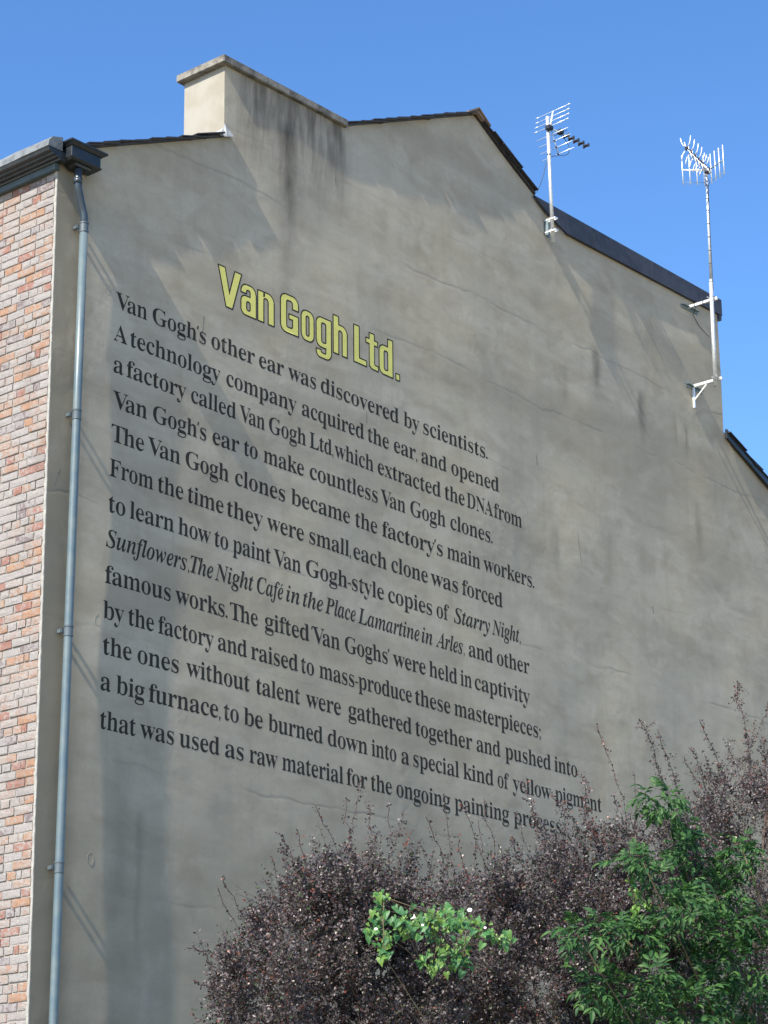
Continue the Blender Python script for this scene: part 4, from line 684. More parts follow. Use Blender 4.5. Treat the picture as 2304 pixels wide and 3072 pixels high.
def glyph_tris(key, loops):
    if key in _cache: return _cache[key]
    loops = [l[:-1] if l[0] == l[-1] else l for l in loops]
    depth = [sum(inside(l[0], q) for q in loops if q is not l) for l in loops]
    pts, tris = [], []
    for l, d_ in zip(loops, depth):
        if d_ % 2: continue
        grp = [l] + [q for q, e_ in zip(loops, depth) if e_ == d_ + 1 and inside(q[0], l)]
        o_ = len(pts)
        pts += [p for g_ in grp for p in g_]
        tris += [tuple(k_ + o_ for k_ in t) for t in tessellate_polygon([[Vector((p[0], p[1], 0)) for p in g_] for g_ in grp])]
    _cache[key] = (pts, tris)
    return _cache[key]


def blob(cx, cy, r, n=10, sx=1.0):
    return [(cx + sx * r * math.cos(2 * math.pi * i / n), cy + r * math.sin(2 * math.pi * i / n)) for i in range(n)]


def special(ch, it):
    """punctuation in em units: (advance, loops)"""
    if ch == '.': return 0.20, [blob(0.085, 0.045, 0.052)]
    if ch == ',': return 0.17, [[(0.05, 0.03), (0.075, 0.08), (0.125, 0.07), (0.12, 0.0), (0.075, -0.085), (0.05, -0.075), (0.075, -0.01)]]
    if ch == ';': return 0.22, [blob(0.10, 0.36, 0.052), [(0.06, 0.04), (0.085, 0.09), (0.14, 0.08), (0.13, 0.0), (0.08, -0.1), (0.055, -0.09), (0.085, -0.01)]]
    if ch == '-': return 0.22, [[(0.02, 0.19), (0.20, 0.19), (0.20, 0.245), (0.02, 0.245)]]
    if ch in "'’‘": return 0.11, [[(0.0, 0.50), (0.035, 0.68), (0.10, 0.67), (0.055, 0.495)]]


def glyph_for(ch, it):
    if ch in ".,;-'’‘":
        a, l = special(ch, it)
        return 'p' + ch, a, l
    if ch == 'é':
        a, s_ = GLYPHS['ie' if it else 'e']
        return 'é', a * 0.001, parse(s_, 0.001) + [[(0.20, 0.52), (0.30, 0.66), (0.36, 0.645), (0.235, 0.51)]]
    k = ('i' if it else '') + ch
    a, s_ = GLYPHS[k]
    return k, a * 0.001, parse(s_, 0.001)


LIFT = 0.0008
EM = 0.2255


def lay_word(mb, word, x0, x1, zfun, em):
    it = word.startswith('*')
    w = word[1:] if it else word
    items, pen = [], 0.0
    prev = ''
    for ch in w:
        key, adv, loops = glyph_for(ch, it)
        kern = 0.0
        if prev in 'VTAP' and ch in 'aeohy': kern = -0.06
        if prev == 'V': kern = -0.10
        if ch in '.,' and prev: kern = -0.02
        pen += kern
        items.append((key, pen, loops)); pen += adv - (0.030 if not it else 0.012); prev = ch
    lo = min(p[0] + o for k, o, ls in items for l in ls for p in l)
    hi = max(p[0] + o for k, o, ls in items for l in ls for p in l)
    sx = (x1 - x0) / (hi - lo)
    for key, off, loops in items:
        pts, tri = glyph_tris(key, loops)
        vs = []
        for px, py in pts:
            x = x0 + (px + off - lo) * sx
            # x-height letters slightly taller than the type they come from, as on the wall
            q = py * 1.10 if py <= 0.47 else 0.517 + (py - 0.47) * 0.90
            z = zfun(x) + q * em
            vs.append((x, z))
        A = np.array(vs)
        ys = wall_y(A[:, 0], A[:, 1]) - LIFT
        mb.add([(float(x), float(y), float(z)) for (x, z), y in zip(vs, ys)], tri)


for z0, k, words in LINES:
    for w, a, bb in words:
        mb = MB()
        lay_word(mb, w, a, bb, lambda x: z0 + k * x, EM)
        o = mb.build('painted_word', M_BLACK, gable, flip=False)
        me = o.data
        bm = bmesh.new(); bm.from_mesh(me)
        bm.normal_update()
        for f in bm.faces:
            if f.normal.y > 0: f.normal_flip()
            f.smooth = True
        bm.to_mesh(me); bm.free()

TW = (('V', 2.03, 2.35), ('a', 2.337, 2.548), ('n', 2.566, 2.793), ('G', 2.878, 3.135), ('o', 3.17, 3.358), ('g', 3.387, 3.613),
      ('h', 3.637, 3.849), ('L', 3.945, 4.144), ('t', 4.132, 4.327), ('d', 4.337, 4.557), ('.', 4.599, 4.662))
for ch, x0, x1 in TW:
    outer, inner = TITLE[ch]
    lo_ = parse(outer, 0.0005); li_ = parse(inner, 0.0005)
    w = max(p[0] for l in lo_ for p in l) - min(p[0] for l in lo_ for p in l)
    mn = min(p[0] for l in lo_ for p in l)
    x0, x1 = x0 - 0.006, x1 + 0.006
    mn = min(p[0] for l in lo_ for p in l)
    sx = (x1 - x0) / w
    mb = MB()
    for loops, lift, mi, key in ((lo_, 0.0008, 0, 'o' + ch), (li_, 0.0016, 1, 'n' + ch)):
        pts, tri = glyph_tris('title' + key, loops)
        A = np.array([(x0 + (p[0] - mn) * sx, 10.557 - 0.0054 * (x0 + p[0]) + p[1]) for p in pts])
        ys = wall_y(A[:, 0], A[:, 1]) - lift
        mb.add([(float(x), float(y), float(z)) for (x, z), y in zip(A, ys)], tri, mi)
    o = mb.build('title_letter', [M_BLACK, M_YELLOW], gable, flip=False)
    bm = bmesh.new(); bm.from_mesh(o.data); bm.normal_update()
    for f in bm.faces:
        if f.normal.y > 0: f.normal_flip()
        f.smooth = True
    bm.to_mesh(o.data); bm.free()

# small scars and old fixings on the render
scar = MB()
for x, z, dx, dz, w in ((1.845, 10.35, -0.03, -0.28, 0.010), (4.14, 10.06, 0.0, -0.12, 0.008), (0.135, 8.40, -0.07, -0.16, 0.014), (7.65, 9.62, 0.05, -0.32, 0.006),
                        (3.68, 12.52, 0.02, -0.16, 0.006), (6.95, 10.35, 0.01, -0.10, 0.010), (9.05, 9.1, 0.01, -0.08, 0.010)):
    p = [(x - w / 2, z), (x + w / 2, z + w), (x + dx + w / 2, z + dz), (x + dx - w / 2, z + dz - w)]
    A = np.array(p); ys = wall_y(A[:, 0], A[:, 1]) - 0.0006
    scar.add([(float(a), float(y), float(c)) for (a, c), y in zip(A, ys)], [(0, 1, 2, 3)])
scar.build('render_scar', M_CAP, gable)
pl = MB()
for x, z in ((0.62, 10.22), (0.60, 7.18), (0.60, 5.15)):
    y0 = float(wall_y(x, z))
    ring = [(x + 0.035 * math.cos(t), z + 0.05 * math.sin(t)) for t in np.linspace(0, 6.283, 17)]
    pl.tube([(a, y0 - 0.001, c) for a, c in ring], 0.0009, 5, caps=False)
pl.build('old_fixing_ring', M_RENDER, gable, smooth=True)

# ---- brick facade
facade = MB()
facade.box((0.004, 0.285, 0.0), (0.30, 8.0, 11.16))
facade.box((0.004, 0.034, 0.0), (0.30, 0.2845, 11.16))
fac = facade.build('brick_facade', M_MORTAR, HOUSE)
# uneven pale render edge running down the corner
tr = MB()
zs = np.arange(0, 11.165, 0.045)
rr = random.Random(9)
ring = []
for z in zs:
    a = 0.034 + rr.uniform(-0.006, 0.008)
    j = rr.uniform(-0.003, 0.003)
    ring.append([(0.0 + 0.0, 0.0 + 0.001, z), (-0.009 + j, 0.002, z), (-0.009 + j, a - 0.006, z), (0.003, a, z), (0.003, 0.02, z)])
for r_ in ring: tr.v += r_
for i in range(len(ring) - 1):
    for k in range(5):
        a = i * 5 + k; c = i * 5 + (k + 1) % 5
        tr.f.append((a, c, c + 5, a + 5)); tr.m.append(0)
tr.build('corner_edge', M_TRIM, HOUSE)


def brick_verts(L, H, r):
    """one worn brick: back at x=0, face at x=-t, from (0,0,0) along +y and +z"""
    t = 0.0030
    j = lambda s: r.uniform(-s, s)
    c = 0.009
    back = [(0.012, 0, 0), (0.012, L, 0), (0.012, L, H), (0.012, 0, H)]
    mid = [(-t * 0.55 + j(.001), j(.002), j(.002)), (-t * 0.55, L + j(.002), j(.002)), (-t * 0.55, L + j(.002), H + j(.002)), (-t * 0.55, j(.002), H + j(.002))]
    fr = [(-t + j(.002), c + j(.002), c + j(.002)), (-t + j(.002), L - c + j(.002), c + j(.002)), (-t + j(.002), L - c + j(.002), H - c + j(.002)), (-t + j(.002), c + j(.002), H - c + j(.002))]
    cen = [(-t - 0.002 + j(.002), L / 2 + j(.01), H / 2 + j(.005))]
    v = back + mid + fr + cen
    f = []
    for k in range(4):
        k2 = (k + 1) % 4
        f.append((k, k2, 4 + k2, 4 + k))
        f.append((4 + k, 4 + k2, 8 + k2, 8 + k))
        f.append((8 + k, 8 + k2, 12))
    return v, f


rb = random.Random(21)
kinds = {}
for nm, L in (('s', 0.215), ('h', 0.1025), ('q', 0.055)):
    kinds[nm] = []
    for i in range(6):
        v, f = brick_verts(L, 0.0635, rb)
        m_ = MB(); m_.add(v, f)
        bm = bmesh.new(); me_ = m_.mesh('brick', BRICK[0]); bm.from_mesh(me_); bmesh.ops.recalc_face_normals(bm, faces=bm.faces)
        bm.to_mesh(me_); bm.free()
        kinds[nm].append((me_, v, f, L))

bricks = []
ncourse = int(11.15 / 0.075)
for ci in range(ncourse):
    z = 11.16 - (ci + 1) * 0.075
    y = 0.040 + rb.uniform(-0.004, 0.004)
    header = ci % 4 == 2
    first = True
    seq = []
    if header: seq = ['h', 'q']
    elif ci % 2: seq = ['s']
    else: seq = ['h']
    while y < 7.6:
        if seq: kd = seq.pop(0)
        else:
            kd = 'h' if header else 's'
            if not header and rb.random() < 0.12: kd = 'h'
        L = kinds[kd][0][3]
        mi = rb.choices(range(6), BW)[0]
        bricks.append((kd, rb.randrange(6), mi, y, z, L))
        y += L + 0.0095 + rb.uniform(-0.0015, 0.0015)
vis = sorted([b_ for b_ in bricks if 3.6 < b_[4] < 11.12], key=lambda b_: b_[3] + b_[5] * 0.5)
pick = set()
for b_ in vis:
    if len(pick) >= 300: break
    lim = 0.344 + (b_[4] - 3.8) / 7.36 * 0.427
    if b_[3] + b_[5] * 0.4 < lim: pick.add(b_)
rest = MB()
for b_ in bricks:
    kd, vi, mi, y, z, L = b_
    me_, v, f, _L = kinds[kd][vi]
    dx = rb.uniform(-0.0060, 0.0018); rz = rb.uniform(-0.018, 0.018)
    if b_ in pick:
        o = link('brick', me_, fac)
        o.location = (dx, y, z + rb.uniform(-0.003, 0.003))
        o.rotation_euler = (rz, 0, rb.uniform(-0.02, 0.02))
        o.material_slots[0].link = 'OBJECT'
        o.material_slots[0].material = BRICK[mi]
    else:
        rest.add([(p[0] + dx, p[1] + y, p[2] + z) for p in v], f, mi)
ro = rest.build('brick', BRICK, fac)
ro['kind'] = 'stuff'

# ---- eaves: fascia, moulded box gutter, lead-dressed edge
b = MB(); b.bbox((-0.052, -0.020, 11.150), (0.0, 8.0, 11.212), 0.004)
b.build('fascia_board', M_FASCIA, HOUSE)
b = MB()
prof = [(-0.002, 11.208), (-0.066, 11.208), (-0.072, 11.224), (-0.104, 11.226), (-0.108, 11.240), (-0.146, 11.242), (-0.150, 11.258), (-0.192, 11.262), (-0.204, 11.292), (-0.002, 11.292)]
b.prism([(p[0], p[1]) for p in prof], 1, -0.095, 8.0)
gut = b.build('gutter', M_GUTTER, HOUSE)
b = MB()
ys = np.arange(-0.10, 8.01, 0.16)
rr = random.Random(4)
pr = []
for y in ys:
    w1, w2 = rr.uniform(-0.004, 0.004), rr.uniform(-0.006, 0.006)
    pr.append([(-0.210 + w1, y, 11.295), (-0.204 + w1, y, 11.350 + w2), (-0.165, y, 11.400 + w2), (-0.045, y, 11.435 + w2), (-0.045, y, 11.295)])
for r_ in pr: b.v += r_
for i in range(len(pr) - 1):
    for k in range(5):
        a = i * 5 + k; c = i * 5 + (k + 1) % 5
        b.f.append((a, c, c + 5, a + 5)); b.m.append(0)
b.f.append((0, 1, 2, 3, 4)); b.m.append(0)
b.build('gutter_lining', M_LEAD, HOUSE)

# ---- rain water hopper at the corner
b = MB()
def frustum(z0, a0, b0, z1, a1, b1):
    (x0, y0), (x1, y1) = a0, b0
    (u0, v0), (u1, v1) = a1, b1
    b.add([(x0, y0, z0), (x1, y0, z0), (x1, y1, z0), (x0, y1, z0), (u0, v0, z1), (u1, v0, z1), (u1, v1, z1), (u0, v1, z1)],
          [(0, 3, 2, 1), (4, 5, 6, 7), (0, 1, 5, 4), (1, 2, 6, 5), (2, 3, 7, 6), (3, 0, 4, 7)])
yb = -0.012
frustum(11.245, (0.0, -0.170), (0.345, yb), 11.352, (0.0, -0.170), (0.345, yb))
frustum(11.352, (-0.006, -0.176), (0.351, yb), 11.382, (-0.030, -0.200), (0.395, yb))
frustum(11.382, (-0.036, -0.206), (0.402, yb), 11.402, (-0.036, -0.206), (0.402, yb))
frustum(11.222, (0.006, -0.164), (0.339, yb), 11.245, (-0.014, -0.184), (0.360, yb))
frustum(11.195, (0.09, -0.135), (0.25, yb), 11.222, (0.07, -0.145), (0.27, yb))
hop = b.build('rain_hopper', M_GUTTER, HOUSE)
bv = hop.modifiers.new('edge', 'BEVEL'); bv.width = 0.004; bv.segments = 2

# ---- down pipe
M_NECK = simple('shade_darkened_pipe', (0.028, 0.042, 0.058), 0.3, scale=3.0, col2=(0.04, 0.055, 0.07))  # neck colour darkened to stand in for shade under the hopper
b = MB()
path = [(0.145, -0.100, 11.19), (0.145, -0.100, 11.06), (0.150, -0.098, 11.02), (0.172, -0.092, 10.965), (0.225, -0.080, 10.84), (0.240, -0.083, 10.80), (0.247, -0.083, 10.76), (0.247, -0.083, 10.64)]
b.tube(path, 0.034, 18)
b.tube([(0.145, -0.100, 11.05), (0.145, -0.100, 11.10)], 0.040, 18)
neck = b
b = MB()
pipe_x = lambda z: 0.247 - (10.64 - z) * 0.0102
b.tube([(pipe_x(z), -0.083, z) for z in (10.64, 9, 7, 5, 3, 0.05)], 0.0365, 24)
pipe = b.build('downpipe', M_PIPE, HOUSE, smooth=True)
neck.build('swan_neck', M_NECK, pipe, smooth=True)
bm = bmesh.new()
b = MB()
b.tube([(0, 0, -0.045), (0, 0, -0.034)], 0.0415, 24); b.tube([(0, 0, -0.034), (0, 0, 0.034)], 0.0385, 24); b.tube([(0, 0, 0.034), (0, 0, 0.048)], 0.0425, 24)
b.bbox((-0.060, 0.020, -0.020), (0.060, 0.032, 0.022), 0.004)
b.bbox((-0.064, 0.024, -0.020), (-0.044, 0.074, 0.016), 0.004)
b.bbox((0.044, 0.024, -0.020), (0.064, 0.074, 0.016), 0.004)
cme = b.mesh('pipe_bracket', M_COLLAR, False)
for z in (10.665, 8.905, 6.985, 5.015, 3.05, 1.1):
    o = link('pipe_bracket', cme, pipe)
    o.location = (pipe_x(z), -0.083, z)

# ---- chimney (flush with the gable) and its cap
CX0, CX1, CD, CZ = 2.092, 3.80, 0.556, 13.062
b = MB()
nx, nz = 30, 24
grid = []
for i in range(nx + 1):
    x = CX0 + (CX1 - CX0) * i / nx
    z0 = left_top(x) + 0.0
    for j in range(nz + 1):
        z = z0 + (CZ - z0) * j / nz
        grid.append((x, float(wall_y(x, z)), z))
b.v += grid
for i in range(nx):
    for j in range(nz):
        a = i * (nz + 1) + j
        b.f.append((a, a + nz + 1, a + nz + 2, a + 1)); b.m.append(0)
o0 = len(b.v)
lx0, lx1 = left_top(CX0) - 0.1, left_top(CX1) - 0.1
y00 = float(wall_y(CX0, 12.7)); y11 = float(wall_y(CX1, 13.0))
b.add([(CX0, y00 + .001, lx0), (CX0, CD, lx0), (CX0, CD, CZ), (CX0, y00 + .001, CZ)], [(0, 1, 2, 3)], 1)
b.add([(CX1, y11 + .001, lx1), (CX1, CD, lx1), (CX1, CD, CZ), (CX1, y11 + .001, CZ)], [(3, 2, 1, 0)], 0)
b.add([(CX0, CD, lx0), (CX1, CD, lx0), (CX1, CD, CZ), (CX0, CD, CZ)], [(3, 2, 1, 0)], 0)
b.add([(CX0, 0.002, CZ), (CX1, 0.002, CZ), (CX1, CD, CZ), (CX0, CD, CZ)], [(0, 1, 2, 3)], 0)
chim = b.build('chimney', [M_RENDER, M_CREAM], HOUSE, flip=False)
for p_ in chim.data.polygons: p_.use_smooth = True
chim.data.update()
b = MB()
b.bbox((CX0 - 0.068, -0.048, CZ + 0.003), (CX1 + 0.048, CD + 0.05, CZ + 0.082), 0.007)
cap = b.build('chimney_cap', M_CAP, chim)
b = MB()   # lead at the foot of the stack
z = left_top(CX0)
b.add([(CX0 - 0.004, -0.035, z - 0.01), (CX0 + 0.10, -0.030, z + 0.03), (CX0 + 0.035, -0.012, z + 0.10), (CX0 - 0.006, -0.006, z + 0.14), (CX0 - 0.05, -0.04, z - 0.025),
       (CX0 - 0.004, 0.02, z + 0.10), (CX0 - 0.012, 0.10, z + 0.075), (CX0 - 0.11, -0.045, z - 0.035), (CX0 - 0.09, 0.10, z + 0.02), (CX0 - 0.008, 0.36, z + 0.07), (CX0 - 0.09, 0.36, z + 0.015)],
      [(0, 1, 2, 3), (4, 0, 3, 5), (4, 5, 6, 8, 7), (8, 6, 9, 10)])
fl = b.build('lead_flashing', M_LEADP, chim)
sd = fl.modifiers.new('thick', 'SOLIDIFY'); sd.thickness = 0.004

# ---- roofs
b = MB()
def slab(x0, z0, x1, z1, y0, y1, t=0.02, off=0.002):
    b.add([(x0, y0, z0 + off), (x1, y0, z1 + off), (x1, y1, z1 + off), (x0, y1, z0 + off), (x0, y0, z0 + off + t), (x1, y0, z1 + off + t), (x1, y1, z1 + off + t), (x0, y1, z0 + off + t)],
          [(0, 3, 2, 1), (4, 5, 6, 7), (0, 1, 5, 4), (1, 2, 6, 5), (2, 3, 7, 6), (3, 0, 4, 7)])
slab(0.03, left_top(0.03), CX0 - 0.004, left_top(CX0 - 0.004), 0.01, 8.0)
slab(CX0 - 0.004, left_top(CX0 - 0.004), CX1 + 0.004, left_top(CX1 + 0.004), CD + 0.004, 8.0)
slab(CX1 + 0.004, left_top(CX1 + 0.004), 6.015, left_top(6.015), 0.01, 8.0)
slab(6.02, 14.07, 7.10, 14.07 - 0.5475 * 1.08, 0.01, 8.0)
slab(10.80, 11.655, 13.6, 11.655 - 0.43 * 2.8, 0.01, 6.0)
roof = b.build('roof', M_SLATE, HOUSE)

SLW, SLL, SLT = 0.28, 0.40, 0.012
b = MB()
b.add([(0, 0, 0), (SLL, 0.004, 0.0), (SLL, SLW, 0.0), (0.003, SLW, 0), (-0.003, 0.003, SLT), (SLL - 0.004, -0.002, SLT), (SLL, SLW, SLT), (0, SLW, SLT)],
      [(0, 3, 2, 1), (4, 5, 6, 7), (0, 1, 5, 4), (1, 2, 6, 5), (2, 3, 7, 6), (3, 0, 4, 7)])
slate_me = b.mesh('slate', M_SLATE)
rs = random.Random(3)


def verge(xa, xb, zf, pitch, down, step=0.215, rows=2, oy=-0.064):
    """slates along a verge from xa to xb; local +x runs up the slope"""
    L = abs(xb - xa) / math.cos(pitch)
    nn = int(L / step)
    for i in range(nn + 1):
        s = i * step
        for rrow in range(rows):
            x = xa + (s * math.cos(pitch)) * (1 if not down else -1)
            if rrow == 1: lift, y = 0.004, oy + SLW + 0.004
            else: lift, y = 0.0, oy + rs.uniform(-0.016, 0.014)
            z = zf(x) + 0.026 + lift + rs.uniform(0, 0.011)
            o = link('slate', slate_me, roof)
            o.location = (x, y, z)
            o.rotation_euler = (rs.uniform(-0.02, 0.02), -(pitch) + 0.055 + rs.uniform(-0.03, 0.03), math.pi * 0 + rs.uniform(-0.03, 0.03))
            if down:
                # mirrored slope: rotate half a turn about z, keep the same hand of overhang
                o.rotation_euler = (rs.uniform(-0.02, 0.02), -(pitch) + 0.055 + rs.uniform(-0.03, 0.03), math.pi + rs.uniform(-0.03, 0.03))
                o.location = (x, y + SLW, z)


aL = math.atan(SL)
verge(0.10, 1.86, left_top, aL, False)
verge(3.86, 5.72, left_top, aL, False)
aR = math.atan(0.5475)
verge(7.08, 6.35, lambda x: 14.07 - 0.5475 * (x - 6.02), aR, True, step=0.17)
aX = math.atan(0.43)
verge(13.4, 11.15, lambda x: 11.66 - 0.43 * (x - 10.79) , aX, True, step=0.2, oy=-0.065)
# mortar bedding under the verges
b = MB()
def bed(x0, z0, x1, z1, h=0.022):
    b.add([(x0, -0.012, z0 + .001), (x1, -0.012, z1 + .001), (x1, 0.009, z1 + .001), (x0, 0.009, z0 + .001), (x0, -0.02, z0 + h), (x1, -0.02, z1 + h), (x1, 0.009, z1 + h), (x0, 0.009, z0 + h)],
          [(0, 3, 2, 1), (4, 5, 6, 7), (0, 1, 5, 4), (1, 2, 6, 5), (2, 3, 7, 6), (3, 0, 4, 7)])
bed(0.36, left_top(0.36), CX0 - 0.01, left_top(CX0 - 0.01)); b.build('verge_bedding', M_SLATE, roof); b = MB(); bed(CX1 + 0.01, left_top(CX1 + 0.01), 6.0, left_top(6.0)); bed(6.03, 14.065, 7.08, 14.07 - 0.5475 * 1.06)
b.build('verge_bedding', M_SLATE, roof)
b = MB()
b.prism([(10.80, 11.585), (13.5, 11.585 - 0.43 * 2.7), (13.5, 11.70 - 0.43 * 2.7), (10.80, 11.70)], 1, -0.045, -0.014)
b.build('barge_board', M_GUTTER, roof)
# clay ridge tiles
for i in range(18):
    y0 = -0.07 + i * 0.45
    b = MB()
    P_ = [(6.02 - 0.20, 14.07 - 0.20 * SL + 0.045), (6.02, 14.07 + 0.075), (6.02 + 0.20, 14.07 - 0.2 * 0.5475 + 0.045)]
    vs = []
    for y in (y0, y0 + 0.44):
        vs += [(P_[0][0], y, P_[0][1] - 0.018), (P_[0][0], y, P_[0][1]), (P_[1][0], y, P_[1][1]), (P_[2][0], y, P_[2][1]), (P_[2][0], y, P_[2][1] - 0.018), (P_[1][0], y, P_[1][1] - 0.022)]
    b.add(vs, [(0, 1, 2, 5), (5, 2, 3, 4), (11, 8, 7, 6), (10, 9, 8, 11), (1, 7, 8, 2), (2, 8, 9, 3), (0, 6, 7, 1), (3, 9, 10, 4), (0, 5, 11, 6), (5, 4, 10, 11)])
    b.build('ridge_tile', M_TILE, roof)
b = MB(); b.prism([(5.93, 14.036), (6.02, 14.073), (6.12, 14.02), (6.12, 14.055), (6.02, 14.115), (5.93, 14.07)], 1, -0.055, -0.012)
b.build('ridge_mortar', M_TILE, roof)

# ---- flat-roofed rear part: dark capping along the parapet
b = MB()
b.prism([(7.02, 13.452), (10.86, 13.415), (10.86, 13.205), (7.62, 13.195), (7.30, 13.305)], 1, -0.040, -0.010)
b.prism([(10.795, 13.13), (10.845, 13.135), (10.85, 13.2), (10.795, 13.2)], 1, -0.035, 0.15)
par = b.build('parapet_capping', M_FELT, HOUSE)
b = MB(); b.box((7.25, 0.285, 13.209), (10.86, 8.0, 13.40)); b.box((7.66, -0.009, 13.209), (10.86, 0.284, 13.40)); b.build('flat_roof', M_FELT, HOUSE)
for x in (8.15, 9.35, 10.42):
    seam = MB()
    seam.bbox((x, -0.0425, 13.215), (x + 0.012, -0.0402, 13.42 - (x - 7) * 0.003), 0.0008)
    seam.build('capping_seam', M_FELT, par)

# ------------------------------------------------------------------ aerials
def aerial_left():
    root = empty('tv_aerial', (7.262, 0, 13.15))
    tag(root, 'television aerial with dark X-shaped elements on short mast, left of the two', 'aerial', 'television aerials on the gable')
    def put(mb, name, mat, smooth=True, par=None):
        o = mb.build(name, mat, smooth=smooth)
        world_parent(o, root) if par is None else setattr(o, 'parent', par)
        return o
    mx, my = 7.262, -0.096
    b = MB(); b.tube([(mx + 0.005, my, 12.93), (mx - 0.012, my, 14.50)], 0.0205, 16); put(b, 'mast', M_GALV)
    b = MB(); b.bbox((7.245, -0.010, 13.045), (7.335, -0.004, 13.245), 0.002)
    b.bbox((7.245, -0.055, 13.045), (7.251, -0.010, 13.245), 0.002); put(b, 'bracket', M_ZINC, False)
    for z in (13.075, 13.222):
        b = MB(); b.bbox((7.240, -0.155, z - 0.010), (7.262 - 0.018, -0.004, z + 0.012), 0.002); b.bbox((7.284, -0.155, z - 0.010), (7.290, -0.004, z + 0.012), 0.002)
        b.bbox((7.235, -0.158, z - 0.010), (7.295, -0.150, z + 0.012), 0.002)
        b.tube([(7.23, -0.085, z + 0.014), (7.30, -0.085, z + 0.014)], 0.004, 8); put(b, 'clamp', M_ALU, False)
    c = Vector((mx - 0.008, my - 0.035, 14.345))
    d = Vector((0.997, -0.075, 0.0)); s = Vector((0.075, 0.997, 0)); up = Vector((0, 0, 1))
    P = lambda a, y, z: c + d * a + s * y + up * z
    b = MB(); b.tube([P(-0.03, 0, 0), P(0.66, 0, 0.005)], 0.0085, 10); put(b, 'boom', M_GALV)
    b = MB(); b.bbox(tuple(P(-0.05, -0.03, -0.025)), tuple(P(0.02, 0.045, 0.028)), 0.006); put(b, 'mast_clamp', M_PLASTIC, False)
    # corner reflector: eight rods on two struts
    b = MB(); b.tube([P(0.0, 0, 0.03), P(0.055, 0, 0.235)], 0.009, 8); put(b, 'reflector_strut', M_ALU)
    b = MB(); b.tube([P(0.02, 0, -0.03), P(0.12, 0, -0.285)], 0.006, 8); put(b, 'reflector_strut', M_GALV)
    for k in range(8):
        if k < 4:
            a, z = 0.055 - k * 0.013, 0.235 - k * 0.066
        else:
            a, z = 0.03 + (k - 4) * 0.030, -0.065 - (k - 4) * 0.073
        b = MB(); b.tube([P(a, -0.235, z), P(a, 0.235, z)], 0.0036, 6)
        if k < 4:
            b.tube([P(a, -0.255, z), P(a, -0.205, z)], 0.0058, 8); b.tube([P(a, 0.215, z), P(a, 0.255, z)], 0.0058, 8)
        put(b, 'reflector_rod', M_ALU)
        if k >= 5:
            b = MB(); b.bbox(tuple(P(a - 0.012, -0.012, z - 0.007)), tuple(P(a + 0.012, 0.012, z + 0.007)), 0.002); put(b, 'rod_clip', M_PLASTIC, False)
    b = MB(); b.bbox(tuple(P(0.145, -0.035, -0.015)), tuple(P(0.20, 0.035, 0.040)), 0.008); b.tube([P(0.17, -0.10, 0.0), P(0.17, 0.10, 0.0)], 0.004, 6)
    put(b, 'dipole_box', M_PLASTIC, False)
    for k in range(5):
        a = 0.275 + k * 0.088
        b = MB(); b.bbox(tuple(P(a - 0.016, -0.032, -0.009)), tuple(P(a + 0.016, 0.032, 0.009)), 0.003)
        for sy in (-1, 1):
            b.bbox(tuple(P(a - 0.009, min(sy * 0.026, sy * 0.046), -0.020)), tuple(P(a + 0.009, max(sy * 0.026, sy * 0.046), 0.020)), 0.003)
        o = put(b, 'director', M_PLASTIC, False)
        for sy in (-1, 1):
            for sz in (-1, 1):
                r_ = MB(); tip = P(a, sy * 0.160, sz * 0.044)
                r_.tube([P(a, sy * 0.03, sz * 0.010), tip], 0.0045, 6)
                q = put(r_, 'director_rod', M_ALU, True, o); q.matrix_parent_inverse = Matrix.Translation(root.location).inverted()
                r_ = MB(); r_.tube([tip - s * 0.004 * sy, tip + s * 0.006 * sy], 0.0052, 8)
                q = put(r_, 'end_cap', M_PLASTIC, True, o); q.matrix_parent_inverse = Matrix.Translation(root.location).inverted()
    pts = []
    ctrl = [P(0.17, 0, -0.01), P(0.27, -0.03, -0.13), P(0.22, -0.05, -0.27), Vector((mx + 0.03, my - 0.01, 14.01)), Vector((mx - 0.02, my + 0.02, 13.95)), Vector((7.19, -0.04, 13.72)), Vector((7.10, -0.02, 13.52))]
    for i in range(len(ctrl) - 1):
        p0 = ctrl[max(i - 1, 0)]; p1 = ctrl[i]; p2 = ctrl[i + 1]; p3 = ctrl[min(i + 2, len(ctrl) - 1)]
        for t in np.linspace(0, 1, 7)[:-1]:
            t = float(t)
            pts.append(0.5 * ((2 * p1) + (-p0 + p2) * t + (2 * p0 - 5 * p1 + 4 * p2 - p3) * t * t + (-p0 + 3 * p1 - 3 * p2 + p3) * t ** 3))
    pts.append(ctrl[-1])
    b = MB(); b.tube(pts, 0.0034, 6); put(b, 'cable', M_CABLE)
    b = MB(); b.tube([(mx - 0.008, my, 14.015), (mx - 0.008, my, 14.028)], 0.0225, 12); put(b, 'cable_tie', M_PLASTIC)


